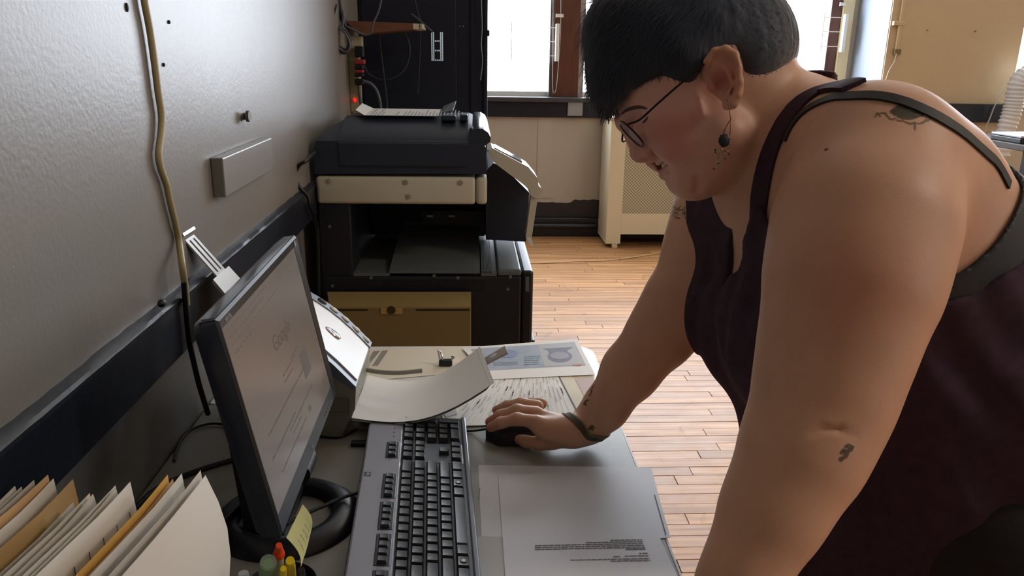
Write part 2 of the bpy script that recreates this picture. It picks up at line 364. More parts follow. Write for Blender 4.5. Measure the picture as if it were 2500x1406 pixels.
# wire drying rails at the windows
def rail(nm,label,x,zs,ztop,zbot,length,lean=0):
    t=thing(nm,label,'wire rack',(x,BY-.06,zbot))
    MB().box((x-.012,BY-.07,zbot),(x+.012,BY-.012,ztop),bev=.003).build('bracket',M['white'],t)
    for z in zs: MB().tube([(x,BY-.062,z),(x-length,BY-.062,z)],.0028,6).build('rod',M['white'],t)
    MB().tube([(x-length+.02,BY-.066,zs[0]+.03),(x-length+.02,BY-.066,zs[-1]-.03)],.004,6).build('cross_wire',M['white'],t)
p=[oy(1362,y,BY-.06) for y in (58,68,102,137,150)]
rail('wire_rack','white wire rack with three rods on the brown post beside the black cabinet',p[0][0],[p[1][2],p[2][2],p[3][2]],p[0][2],p[4][2],p[0][0]-oy(1242,100,BY-.06)[0])
p=[oy(2062,y,BY-.06) for y in (34,43,78,114,128)]
rail('wire_rack','white wire rack with three rods on the frame behind her shoulder',p[2][0],[p[1][2],p[2][2],p[3][2]],p[0][2],p[4][2],p[0][0]-oy(1995,80,BY-.06)[0])
t=w1
cable('blind_cord',[oy(a_,b_,BY-.03) for a_,b_ in ((1369,-120),(1369,60),(1364,150),(1358,215),(1352,226),(1349,205),(1350,120),(1351,-120))],.0022,mat('cord_grey',(165,160,150),.6),t)
MB().box(tuple(oy(1357,42,BY-.02)),tuple(oy(1376,34,BY-.035)),bev=.002).build('cord_clip',M['white'],t)
t=w2
MB().box(tuple(oy(2049,14,BY-.02)),tuple(oy(2066,6,BY-.035)),bev=.002).build('catch',M['white'],t)
# server cabinet
CY=3.3; cx0=oy(880,150,CY)[0]; cx1=oy(1188,150,CY)[0]
M['cab']=mat('cabinet_black',(18,26,44),.42,bump=.0004,bscale=500)
t=thing('equipment_cabinet','tall black metal equipment cabinet standing behind the photocopier','cabinet',((cx0+cx1)/2,CY+.4,0))
MB().box((cx0,CY,.05),(cx1,CY+.8,2.05),bev=.004).build('cabinet_body',M['cab'],t)
xa=oy(1150,150,CY)[0]
MB().box((cx0+.012,CY-.006,.1),(xa-.06,CY,2.0),bev=.002).build('side_panel',M['cab'],t)
MB().box((xa,CY-.01,.05),(xa+.008,CY,2.05)).build('seam_strip',M['cab'],t)
MB().box((cx1-.012,CY-.012,.05),(cx1+.004,CY+.02,2.05),bev=.003).build('corner_post',M['cab'],t)
MB().box((cx0+.03,CY+.03,0),(cx1-.03,CY+.77,.05)).build('plinth',M['black'],t)
a=oy(1052,78,CY); c=oy(1083,149,CY)
vm=MB()
nx,nz=7,18
for i in range(nx):
    for j in range(nz):
        if 2<=i<=4 and (j%6!=0): continue
        x=a[0]+(c[0]-a[0])*(i+.5)/nx; z=c[2]+(a[2]-c[2])*(j+.5)/nz; vm.box((x-.0022,CY-.0075,z-.0028),(x+.0022,CY-.006,z+.0028))
vo=vm.build('vent_holes',mat('painted_vent_light',(190,205,215),.3,emit=((170,190,205),.35)),t)  # light through the perforations painted as pale glowing dots
a2=oy(1048,75,CY); c2=oy(1087,153,CY)
MB().box((a2[0],CY-.0065,c2[2]),(c2[0],CY-.0055,a2[2])).build('vent_plate',M['black'],t)
for px_,py_ in ((1122,64),(1130,64)): MB().sph(oy(px_,py_,CY-.002),.003,8).build('screw',M['steel'],t)
t=thing('cabinet_chain','thin bright chain hanging down the right edge of the black cabinet','chain',tuple(oy(1176,100,CY-.02)))
cable('chain',[oy(a_,b_,CY-.02) for a_,b_ in ((1172,-90),(1176,30),(1177,70),(1175,110),(1178,150),(1173,196))],.0022,mat('bright_cable',(150,160,170),.25),t)
MB().box(tuple(oy(1187,88,CY-.02)),tuple(oy(1195,74,CY+.02)),bev=.003).build('latch',M['black'],t)
# wooden shelf plank
t=thing('wall_shelf','brown wooden shelf board with pale end, fixed above the photocopier','shelf',tuple(P2(930,65,2.95)))
slab([(842,50),(1007,57),(1009,71),(880,83)],2.95,.22).build('shelf_board',mat('shelf_brown',(120,78,55),.5,var=.15,vscale=20,stretch=(1,8,8)),t)
slab([(1008,57),(1023,58),(1023,71),(1009,71)],2.95,.22).build('shelf_end',mat('raw_wood_end',(215,205,180),.6),t)
slab([(1025,57),(1031,58),(1031,70),(1025,71)],2.95,.22).build('shelf_end_strip',mat('raw_wood_end2',(170,165,150),.6),t)
# upright post and power strip
t=thing('power_strip','cream vertical power strip with plugs, beside the cabinet at left wall','power strip',tuple(P2(868,180,3.0)))
MB().box((P2(854,275,3.0)[0],3.0,P2(854,275,3.0)[2]),(P2(874,100,3.0)[0],3.06,P2(848,88,3.0)[2]),bev=.006).build('strip_body',mat('aged_cream',(176,170,130),.45),t)
MB().box((P2(858,120,2.99)[0],2.985,P2(858,120,3.0)[2]),(P2(884,80,2.99)[0],3.02,P2(858,88,3.0)[2]),bev=.004).build('strip_cap',mat('aged_cream2',(190,184,150),.45),t)
MB().sph(tuple(P2(866,244,2.995)),(.006,.006,.008),10).build('switch_light',mat('neon_red',(220,30,25),.3,emit=((230,30,20),1.0)),t)
for i,(ya,yb,nm,mt) in enumerate(((113,140,'black',M['black']),(145,157,'red',M['redpl']),(157,170,'black',M['black']),(170,178,'red',M['redpl']),(178,188,'black',M['black']),(192,208,'black',M['wirebl']))):
    q=thing('power_plug',['wide black adapter plug topmost on the power strip','upper red plug on the power strip','black plug between the two red plugs','lower red plug on the power strip','black plug just under the lower red plug','lowest black plug with a grey lead'][i],'plug',tuple(P2(880,(ya+yb)/2,2.97)))
    MB().box(tuple(P2(866,yb,2.95)),tuple(P2(890 if i!=1 else 893,ya,2.99)),bev=.004).build('plug_body',mt,q)
# dangling cables in front of the cabinet
def hang(label,pts,r,m,Y=3.0,nm='hanging_cable'):
    Pp=[P2(a_,b_,Y) for a_,b_ in pts]; o=cable(nm,Pp,r,m); tag(o,label,'cable'); return o
GR=M['wiregr']; DG=mat('dim_cable',(50,54,62),.5)
hang('thin grey wire falling along the left wall down behind the photocopier',[(822,10),(812,50),(803,80),(792,110),(786,150),(784,190),(778,230),(772,290),(768,330)],.003,DG,2.75)
hang('grey cable bent in an L in front of the shelf board',[(935,-20),(925,25),(912,55),(908,75),(900,84),(885,84),(862,72),(840,62)],.0035,GR,2.9)
hang('grey cable hanging straight between shelf and photocopier',[(924,78),(932,140),(938,190),(944,240),(946,290)],.003,DG,3.1)
hang('grey cable making a wide loop right of the shelf',[(982,72),(997,100),(1000,130),(990,165),(965,188),(930,194),(900,180),(890,160)],.003,DG,3.1)
hang('pale grey cable arching from the lowest plug down to the copier',[(888,198),(905,204),(920,222),(928,250),(931,285)],.0055,GR,2.95)
hang('grey antenna-like lead slanting beside the shelf end',[(1003,35),(1020,47),(1040,65),(1055,78)],.005,DG,3.1)
hang('thin dark lead running up from the shelf end to the top',[(1008,-20),(1020,30),(1027,60),(1025,140),(1020,230)],.002,DG,3.15)
hang('grey lead dropping from the lowest plug beside the strip',[(876,205),(878,230),(882,260),(884,290)],.006,GR,2.96)
hang('dark cable running up the corner left of the shelf',[(832,-40),(826,10),(838,50),(842,66)],.009,M['wirebl'],2.85)
hang('grey cable running up the corner beside the dark one',[(826,-40),(832,10),(838,35),(836,66)],.005,GR,2.83)
t=thing('cable_coil','coiled grey cable hanging in the corner below the shelf board','cable coil',tuple(P2(835,95,2.8)))
for k in range(5):
    a0=random.uniform(-.2,.2); cx_,cz_=833+random.uniform(-4,4),95+random.uniform(-3,3); ra,rb=random.uniform(18,24),random.uniform(29,36); tl=random.uniform(.3,.6)
    pts=[]
    for j in range(25):
        th=j/24*2*math.pi; u_=ra*math.cos(th); v_=rb*math.sin(th); pts.append(P2(cx_+u_*math.cos(tl)+v_*math.sin(tl)*.9-0,cz_-u_*math.sin(tl)*.6+v_*math.cos(tl),2.8+.01*k))
    MB().tube(pts,.004,6).build('loop',DG if k%2 else GR,t,smooth=True,angle=1.2)
# ------------------------------------------------------------------ photocopier
t=thing('photocopier','large black and cream office photocopier against the left wall','photocopier',(-.13,2.5,0))
Yn=2.2; Yf=2.80; B=M['black']
x0=-.434; x1=P2(1302,700)[0]; ztr=P2(1000,658)[2]
MB().box((x0,Yn,.06),(x1-.035,Yf,ztr-.02),bev=.006).build('lower_body',B,t)
MB().box((x1-.035,Yn+.004,.06),(x1,Yf,ztr-.005),bev=.008).build('front_cover',B,t)
MB().box((x1-.004,Yn+.05,.10),(x1+.016,Yf-.03,.30),bev=.006).box((x1-.004,Yn+.05,.32),(x1+.014,Yf-.03,.52),bev=.006).build('paper_drawer',B,t)
for sx_ in (x0+.06,x1-.08):
    for sy_ in (Yn+.06,Yf-.06): MB().cyl((sx_,sy_,.03),.03,.06,'z',12).build('caster',B,t)
MB().box((x0,Yn,ztr-.022),(P2(862,655)[0],Yf,P2(800,497)[2]),bev=.004).build('rear_column',B,t)
MB().box((P2(862,655)[0],Yf-.14,ztr),(P2(1195,500)[0],Yf,P2(800,497)[2])).build('rear_wall',mat('black_inside',(12,13,15),.6),t)
# deck
MB().box((P2(862,655)[0],Yn,ztr-.02),(P2(950,655)[0],Yf-.14,ztr-.012)).build('tray_floor',M['darkgrey'],t)
tp=MB(); yb=2.62
tp.prism([V3(P2(950,658)[0],Yn+.002,ztr-.012),V3(P2(1172,658)[0],Yn+.002,ztr-.012),V3(P2(1172,658)[0],yb,ztr+.028),V3(P2(950,658)[0],yb,ztr+.028)],(0,0,.008)); tp.build('output_tray',M['darkgrey'],t)
rb=MB()
for i in range(9):
    xx=P2(1176,655)[0]+i*.0038; rb.box((xx,Yn+.002,ztr-.012),(xx+.0022,yb,ztr-.006))
rb.box((P2(1175,655)[0],Yn+.002,ztr-.02),(P2(1213,655)[0],yb,ztr-.011)).build('ribbed_strip',M['darkgrey'],t)
MB().box((P2(1215,655)[0],Yn+.001,ztr-.02),(x1-.036,Yf,ztr),bev=.006).build('side_deck',M['darkgrey'],t)
# inner finisher bar with rollers
MB().box((P2(1010,520)[0],2.6,P2(1000,545,2.6)[2]),(P2(1190,520)[0],2.65,P2(1000,515,2.6)[2])).build('exit_bar',M['black'],t)
for pxx in (1050,1103): MB().cyl(tuple(oy(pxx,528,2.59)),.011,.02,'x',12).build('exit_roller',M['steel'],t)
MB().box((P2(950,560)[0],2.64,ztr+.0),(P2(1190,560)[0],2.66,P2(1000,540,2.64)[2])).build('exit_plate',M['navy'],t)
# right upright behind the panel
slab([(1186,418),(1205,398),(1230,408),(1292,470),(1284,590),(1186,585)],Yn+.16,.42).build('panel_upright',mat('navy_upright',(20,28,44),.45),t)
# scanner base
zc0=P2(900,497)[2]; zc1=P2(900,430)[2]; xs0=-.4345; xs1=P2(1161,460)[0]; xs2=P2(1189,460)[0]
MB().box((xs0,Yn-.01,zc0),(xs1,Yf,zc1),bev=.010,seg=3).build('scanner_base',M['cream'],t,smooth=True)
MB().box((xs1+.0012,Yn-.01,zc0),(xs2,Yf,zc1),bev=.010,seg=3).build('scanner_end',M['cream'],t,smooth=True)
for px_,py_ in ((802,442),(990,445),(1124,446),(997,480)):
    MB().cyl((P2(px_,py_,Yn-.01)[0],Yn-.0105,P2(px_,py_,Yn-.01)[2]),.0075,.003,'y',16).cyl((P2(px_,py_,Yn-.01)[0],Yn-.0115,P2(px_,py_,Yn-.01)[2]),.004,.003,'y',12).build('screw_cap',mat('cap_beige',(150,148,130),.5),t,smooth=True)
# document feeder
def loft(name,profs,m,par,smooth=True):
    """profs: list of (y, [(x,z)...])"""
    mb=MB(); rings=[[mb.bm.verts.new((x,y,z)) for x,z in pr] for y,pr in profs]
    for A_,B_ in zip(rings,rings[1:]):
        n=len(A_)
        for i in range(n): mb.bm.faces.new((A_[i],A_[(i+1)%n],B_[(i+1)%n],B_[i]))
    mb.bm.faces.new(rings[0][::-1]); mb.bm.faces.new(rings[-1]); return mb.build(name,m,par,smooth=smooth,angle=.7)
def pr(pts,Y=Yn-.005): return [(P2(a_,b_,Y)[0],P2(a_,b_,Y)[2]) for a_,b_ in pts]
main=[(769,424),(769,350),(772,340),(780,335),(1143,334),(1180,350),(1186,360),(1188,424)]
a0=pr(main); sh=[(x,z-.012) if z>a0[0][1]+.03 else (x,z) for x,z in a0]
up_=[(x,z+.030) if z>a0[0][1]+.03 else (x,z) for x,z in a0]
# near face chamfers back towards the top
loft('feeder_body',[(Yn-.008,[(x,min(z,a0[2][1]-.004)) for x,z in a0]),(Yn+.012,a0),(Yn+.09,[(x+(.03 if i in(1,2,3) else 0),z+(.028 if i in(2,3,4,5) else 0)) for i,(x,z) in enumerate(a0)]),(Yf-.1,[(x+(.03 if i in(1,2,3) else 0),z+(.03 if i in(2,3,4,5) else 0)) for i,(x,z) in enumerate(a0)]),(Yf,a0)],M['navy'],t)
# raised centre cover with seam
zt_=P2(900,335)[2]; zs_=P2(900,402)[2]
cv=loft('feeder_cover',[(Yn-.012,[(P2(832,400)[0],zs_),(P2(828,345)[0],zt_-.016),(P2(1143,345)[0],zt_-.016),(P2(1143,400)[0],zs_)]),
   (Yn+.004,[(P2(832,400)[0],zs_),(P2(828,345)[0],zt_+.002),(P2(1143,345)[0],zt_+.002),(P2(1143,400)[0],zs_)]),
   (Yn+.11,[(P2(832,400)[0],zs_),(P2(828,345)[0],zt_+.042),(P2(1143,345)[0],zt_+.042),(P2(1143,400)[0],zs_)]),
   (Yn+.17,[(P2(832,400)[0],zs_),(P2(828,345)[0],zt_+.046),(P2(1143,345)[0],zt_+.046),(P2(1143,400)[0],zs_)])],M['navy'],t)
MB().box((P2(830,402)[0],Yn-.0125,zs_-.003),(P2(1143,402)[0],Yn+.01,zs_)).build('cover_seam',M['black'],t)
# front nose of the feeder
nose=[(1146,425),(1146,318),(1160,308),(1178,309),(1192,318),(1198,330),(1197,340),(1188,347),(1180,352),(1186,362),(1187,425)]
ns=pr(nose,Yn+.0)
loft('feeder_nose',[(Yn-.004,[(x,z-.006*(i not in(0,10))) for i,(x,z) in enumerate(ns)]),(Yn+.02,ns),(Yf-.03,ns),(Yf,[(x,z-.012*(i not in(0,10))) for i,(x,z) in enumerate(ns)])],mat('nose_slate',(42,50,62),.25),t)
MB().box((P2(1075,330)[0],Yn+.08,zt_+.04),(P2(1112,330)[0],Yn+.11,zt_+.055),bev=.003).box((P2(1122,330)[0],Yn+.08,zt_+.04),(P2(1142,330)[0],Yn+.12,zt_+.058),bev=.003).build('paper_guide',M['navy'],t)
zin=zt_+.052
MB().prism([V3(P2(1075,300,2.5)[0],2.42,zin-.004),V3(P2(1108,300,2.5)[0],2.42,zin+.006),V3(P2(1112,300,2.5)[0],2.62,zin+.022),V3(P2(1080,300,2.5)[0],2.62,zin+.004)],(0,0,.004)).build('tray_flap',mat('flap_grey',(96,104,112),.4),t)
# control panel
cp=[(1196,386),(1194,372),(1201,361),(1290,408),(1312,434),(1316,458),(1308,470),(1296,468),(1280,452),(1210,400)]
slab(cp,Yn+.02,.13).build('control_panel',M['cream'],t)
def on(pa,pb,off): 
    A=Vector(P2(*pa,Yn+.02)); Bq=Vector(P2(*pb,Yn+.02)); d=(Bq-A).normalized(); n=Vector((-d.z,0,d.x)); n=n if n.z>0 else -n; return A,Bq,n
A,Bq,n=on((1203,361),(1288,406),0)
MB().prism([A+(Bq-A)*.06+V3(0,.02,0)-n*.001,A+(Bq-A)*.85+V3(0,.02,0)-n*.001,A+(Bq-A)*.85+V3(0,.115,0)-n*.001,A+(Bq-A)*.06+V3(0,.115,0)-n*.001],n*.003).build('touch_screen',mat('panel_screen',(70,72,84),.12),t)
MB().cyl(tuple(P2(1304,458,Yn+.09)),.018,.138,'y',24).build('panel_hinge',M['cream'],t,smooth=True)
slab([(1298,470),(1313,470),(1312,490),(1298,581),(1284,579),(1294,500)],Yn+.03,.05).build('panel_arm',M['cream'],t)
slab([(1284,579),(1297,581),(1303,600),(1296,600)],Yn+.03,.04).build('arm_tip',M['white'],t)
# side vents
for xa_,xb_ in ((930,1050),(1072,1185)):
    for i in range(6):
        yy=684+i*4.6; MB().box(tuple(P2(xa_,yy+2,Yn-.0015)),tuple(P2(xb_,yy,Yn+.004))).build('vent_slat',M['darkgrey'] if 0 else B,t)
for px_,py_ in ((805,553),(812,698),(906,678),(1060,673),(1118,678),(1240,706),(1246,676)): MB().cyl((P2(px_,py_)[0],Yn-.0005,P2(px_,py_)[2]),.005,.003,'y',10).build('screw',M['darkgrey'],t)
slab([(1283,676),(1292,676),(1292,712),(1283,712)],Yn-.0015,.003).build('door_latch',M['darkgrey'],t)
# paper in the feeder
pl=thing('feeder_paper','printed sheet lying on top of the photocopier feeder','paper',tuple(P2(970,290,2.45)))
def txtstrips(mb,o,ux,uy,n,width,lh,seed=0,th=.0003,fill=.75,minw=.3):
    R=random.Random(seed); o=Vector(o); ux=Vector(ux); uy=Vector(uy)
    for i in range(n):
        x=0; W_=width*R.uniform(minw,1)
        while x<W_:
            w=R.uniform(.006,.022)*width/.16; w=min(w,W_-x)
            p=o+ux*x+uy*(i*lh); mb.quad(p,p+ux*w,p+ux*w+uy*lh*fill*.5,p+uy*lh*fill*.5); x+=w+.003*width/.16
xa_=P2(872,300,2.36)[0]; xb_=P2(1072,300,2.36)[0]; za_=zt_+.052
pap=mesh('sheet',[(xa_+.03,2.30,za_),(xb_,2.30,za_),(xb_,2.53,za_+.004),(xa_+.03,2.53,za_+.004),(xa_-.01,2.56,za_+.018),(xa_,2.34,za_+.012)],[(0,1,2,3),(0,3,4,5)],M['white'],pl)
tx=MB(); 
for i in range(26):
    x_=xa_+.045+i*.0105; 
    if i in(4,5,6,8): continue
    R=random.Random(i); y0_=2.31; e_=2.31+R.uniform(.06,.2); tx.quad((x_,y0_,za_+.0006),(x_+.0035,y0_,za_+.0006),(x_+.0035,e_,za_+.0006+.0045*(e_-2.3)/.23),(x_,e_,za_+.0006+.0045*(e_-2.3)/.23))
tx.build('printed_text',M['inkl'],pl)
o=cable('copier_cable',[(x0+.004,2.22,1.10)]+[oy(a_,b_,2.05) for a_,b_ in ((748,392),(732,402),(722,420),(724,445),(738,465),(752,480),(756,500))]+[(-.425,2.1,.93),(-.43,2.15,.85),(-.445,2.16,.5),(-.445,2.16,.01)],.005,M['wirebl']); tag(o,'black power cable looping out of the photocopier beside the wall','cable')
# cardboard box
t=thing('cardboard_box','brown cardboard box with taped flap in front of the photocopier','box',(-.2,2.1,0))
M['card']=mat('cardboard',(126,106,62),.75,bump=.0004,bscale=80)
bz=.688; bxa=oy(790,760,2.09)[0]; bxb=oy(1150,760,2.07)[0]
MB().box((bxa,2.075,0),(bxb,2.185,bz-.004),bev=.003).build('box_body',M['card'],t)
MB().prism([V3(bxa+.02,2.0745,bz-.006),V3(bxb,2.0745,bz-.006),V3(bxb,2.185,bz+.004),V3(bxa-.005,2.185,bz+.004)],(0,0,.005)).build('box_lid',mat('cardboard_lid_lit',(146,126,76),.75),t)  # lid top painted lighter for the light it catches
for a_,b_ in ((795,897),(1015,1147)): 
    q=oy(a_,749,2.07); r_=oy(b_,747,2.07); MB().box((q[0],2.0735,bz-.012),(r_[0],2.08,bz-.008)).build('flap_slot',mat('slot_dark',(30,22,12),.9),t)
q=oy(928,748,2.07); r_=oy(982,768,2.07)
MB().box((q[0],2.0725,r_[2]),(r_[0],2.0765,bz-.004),bev=.001).build('tape',mat('packing_tape',(176,146,82),.3),t)
MB().cyl(((q[0]+r_[0])/2,2.072,bz-.010),.012,.002,'y',16).build('finger_notch',mat('slot_dark2',(60,44,20),.9),t)
# floor cord
o=cable('floor_cord',[oz(1290,642,.006),oz(1340,641,.006),oz(1400,638,.006),oz(1470,636,.006),oz(1530,630,.006),oz(1600,619,.006),oz(1700,600,.006)],.004,mat('cream_cord',(215,190,150),.5)); tag(o,'thin cream cord lying across the wooden floor past the photocopier','cord')
# ------------------------------------------------------------------ pier things at right
t=thing('cable_raceway','cream surface cable raceway with loose wire on the tan pier','raceway',tuple(oy(2195,60,PY-.01)))
MB().box((oy(2189,100,PY-.02)[0],PY-.025,oy(2189,122,PY-.02)[2]),(oy(2197,100,PY-.02)[0],PY,2.3),bev=.003).build('raceway',M['tan'],t)
MB().box(tuple(oy(2182,62,PY-.03)),tuple(oy(2205,52,PY)),bev=.003).build('clamp',M['tan'],t)
MB().box(tuple(oy(2184,133,PY-.03)),tuple(oy(2196,120,PY)),bev=.003).build('wire_outlet',mat('outlet_brown',(120,100,70),.5),t)
cable('loose_wire',[oy(a_,b_,PY-.03) for a_,b_ in ((2189,130),(2184,150),(2172,170),(2164,192),(2158,212),(2150,260))],.004,mat('pale_wire',(190,180,160),.5),t)
for i,(a_,b_) in enumerate(((2265,74),(2382,76))):
    o=MB().cyl(tuple(oy(a_,b_,PY-.015)),.006,.012,'y',8).build('wall_screw',M['steel'],smooth=True); tag(o,['left one of two small screws in the tan pier wall','right one of two small screws in the tan pier wall'][i],'screw')
o=cable('thin_cable',[oy(a_,b_,PY-.06) for a_,b_ in ((2470,190),(2448,225),(2430,255),(2418,285),(2408,310),(2400,340))],.004,mat('pale_wire2',(196,190,176),.5)); tag(o,'thin pale cable crossing the dark rail on the pier','cable')
t=thing('ventilation_hose','white corrugated ventilation hose hanging beside the pier','hose',tuple(oy(2480,240,PY-.15)))
hp=smooth_path([oy(a_,b_,PY-.2) for a_,b_ in ((2560,190),(2515,180),(2488,200),(2478,240),(2470,275),(2455,320),(2440,380))],14); hr=[.060+.006*math.sin(i*1.9) for i in range(len(hp))]
MB().tube(hp,hr,20).build('corrugated_duct',mat('hose_white',(225,226,228),.5),t,smooth=True,angle=2)
q=oy(2470,330,4.3)
t=thing('side_table','dark side table with laptop at right behind her back','table',(q[0]+.55,4.5,0))
zt=oy(2480,352,4.2)[2]
MB().box((q[0]-.02,4.15,zt-.035),(q[0]+1.2,4.85,zt),bev=.004).build('table_top',mat('dark_table',(60,48,42),.5),t)
for a_ in (q[0]+.05,q[0]+1.1):
    for b_ in (4.2,4.8): MB().box((a_,b_,0),(a_+.05,b_+.05,zt-.035)).build('leg',M['black'],t)
t=thing('laptop','silver and black laptop lying on the side table at right','laptop',(q[0]+.2,4.4,zt))
MB().box((q[0]-.0,4.22,zt),(q[0]+.38,4.48,zt+.028),bev=.005).build('base',M['black'],t)
MB().box((q[0]-.0,4.22,zt+.030),(q[0]+.38,4.48,zt+.044),bev=.005).build('lid',mat('laptop_silver',(190,196,210),.3),t)
# ------------------------------------------------------------------ things on the left wall
t=thing('wall_block','painted rectangular wooden block screwed to the left wall','wall panel',tuple(ox(600,410,WU)))
c_=[ox(545,388,WU+.022),ox(664,333,WU+.022),ox(668,412,WU+.022),ox(551,486,WU+.022)]
ya=(c_[0][1]+c_[3][1])/2; yb_=(c_[1][1]+c_[2][1])/2; za=(c_[0][2]+c_[1][2])/2; zb_=(c_[2][2]+c_[3][2])/2
MB().box((WU,ya,zb_),(WU+.022,yb_,za),bev=.0025).build('block',M['wallp'],t,smooth=False)
print('block',ya,yb_,za,zb_)
o=MB().cyl(tuple(ox(603,284,WU+.006)),.007,.014,'x',12).cyl(tuple(ox(606,284,WU+.013)),.011,.006,'x',12).build('wall_anchor',mat('anchor_grey',(90,86,78),.5),smooth=True); tag(o,'small grey anchor sticking out of the wall above the wooden block','wall anchor')
for i,(a_,b_) in enumerate(((310,18),(413,54),(400,158))):
    o=MB().sph(tuple(ox(a_,b_,WU+.001)),(.002,.003,.006 if i==0 else .003),8).build('wall_hole',mat('hole_dark',(30,30,34),.8),smooth=True); tag(o,['largest dark plug hole at the top of the left wall','small dark hole right of the cable near the top','small dark hole right of the cable, lower'][i],'wall hole')
cp_=[(345,-60),(352,0),(366,75),(378,160),(386,225),(394,280),(393,325),(387,375),(392,410),(406,450),(417,500),(428,545),(437,590)]
o=cable('wall_cable',[ox(a_,b_,WU+.007) for a_,b_ in cp_]+[ox(445,650,-.432),ox(452,700,-.431),ox(456,745,-.431)],.0052,mat('aged_cable',(176,164,122),.45)); tag(o,'thick yellowed cable running down the left wall','cable')
o=cable('black_wall_cable',[ox(a_,b_,-.430) for a_,b_ in ((449,690),(453,740),(462,830),(472,880),(485,935),(500,985),(508,1010))],.0045,M['wirebl']); tag(o,'black cable continuing below the yellowed cable across the dark rail','cable')
o=MB().sph(tuple(ox(395,740,-.435)),(.006,.008,.006),8).build('paint_drip',M['wirebl'],smooth=True); tag(o,'small black lump on the edge of the dark wall rail','paint lump')
print('back',time.time()-T0)
# ------------------------------------------------------------------ desk
DZ=.74; DX=.265
M['desk']=mat('grey_laminate',(150,150,142),.33,spec=.5,bump=.0002,bscale=400,var=.05,vscale=3)
M['edge']=mat('white_edging',(226,226,220),.4)
t=thing('desk','grey laminate desk with white edging standing along the left wall','desk',(-.11,.65,0))
MB().box((WX+.002,.02,DZ-.028),(DX-.003,1.335,DZ),bev=.002).build('desk_top',M['desk'],t)
MB().box((DX-.003,.02,DZ-.028),(DX,1.335,DZ-.0005)).build('edge_strip',M['edge'],t)
for a in ((WX+.05,.06),(DX-.09,.06),(WX+.05,1.25),(DX-.09,1.25)): MB().box((a[0],a[1],0),(a[0]+.04,a[1]+.04,DZ-.028),bev=.003).build('leg',M['steel'],t)
MB().box((WX+.05,.1,.35),(WX+.065,1.25,.70)).build('modesty_panel',M['desk'],t)
t=thing('work_table','white table with rounded corner continuing beyond the grey desk','table',(-.11,1.5,0))
def rrect(x0,y0,x1,y1,r,z,rs=None,n=6):
    rs=rs or (r,r,r,r); out=[]
    for (cx,cy,a0),rr in zip(((x1-rs[0],y0+rs[0],-90),(x1-rs[1],y1-rs[1],0),(x0+rs[2],y1-rs[2],90),(x0+rs[3],y0+rs[3],180)),rs):
        for k in range(n+1):
            a=math.radians(a0+90*k/n); out.append(V3(cx+rr*math.cos(a),cy+rr*math.sin(a),z))
    return out
MB().prism(rrect(WX+.002,1.34,DX+.004,1.63,.04,DZ-.03,rs=(.004,.045,.01,.004)),(0,0,.0295)).build('table_top',mat('white_laminate',(236,238,240),.3),t)
for a in ((WX+.05,1.38),(DX-.09,1.38),(WX+.05,1.55),(DX-.09,1.55)): MB().box((a[0],a[1],0),(a[0]+.035,a[1]+.035,DZ-.03)).build('leg',M['steel'],t)
# ------------------------------------------------------------------ flat papers
def flat(name,label,cat,px,z,m,th=.0004,group=None,world=None):
    P=[Vector(oz(a,b,z)) for a,b in px] if world is None else [Vector(p) for p in world]
    t=thing(name,label,cat,tuple(sum(P,Vector())/len(P)),0,group); MB().prism([p-V3(0,0,th) for p in P],(0,0,th)).build('sheet',m,t); return t,P
def bil(P,u,v): # P: 0 origin,1 +u,2 +u+v,3 +v
    return P[0].lerp(P[1],u).lerp(P[3].lerp(P[2],u),v)
def strips(P,par,m,rows,dz=.0002,seed=1,name='printed_text'):
    """rows: (v, u0, u1, height, kind) kind 0 words, 1 solid"""
    mb=MB(); R=random.Random(seed); L_=(P[1]-P[0]).length
    for v,u0,u1,h,kd in rows:
        u=u0
        while u<u1-.001:
            w=(u1-u0) if kd==1 else min(R.uniform(.004,.02)/L_,u1-u); q=[bil(P,a,b)+V3(0,0,dz) for a,b in ((u,v),(u+w,v),(u+w,v+h),(u,v+h))]; mb.quad(*q); u+=w+.0022/L_
    o=mb.build(name,m,par); o['kind']='stuff'; return o
z0=DZ+.0008
# far left white printed sheet
t,P=flat('printed_page','white sheet with grey paragraphs lying beside the scanner front','paper',[(905,853),(1130,846),(1180,905),(868,932)],z0,M['paper2'])
mb=MB()
for k,(a,b,c_,d) in enumerate((((912,857),(928,856),(902,888),(890,893)),((933,856),(948,855),(922,893),(908,894)))):
    q=[Vector(oz(x,y,z0+.0003)) for x,y in (a,b,c_,d)]
    for i in range(26):
        v0=i/26; v1=v0+.024
        for u0,u1 in ((0,.3),(.34,.62),(.66,1)):
            mb.quad(bil(q,u0,v0),bil(q,u1,v0),bil(q,u1,v1),bil(q,u0,v1))
mb.build('printed_text',M['inkl'],t)
# sheets under the form on the right
flat('cream_page','cream sheet beneath the form at the right edge of the table','paper',[(1340,905),(1452,912),(1448,1000),(1415,1010),(1250,960)],z0+.0006,M['paper2'])
t,P=flat('pink_card','faded pink card lying under the cream sheet near her wrist','card',[(1404,925),(1447,921),(1460,960),(1452,985),(1434,982)],z0+.0012,mat('pink_paper',(206,182,178),.7))
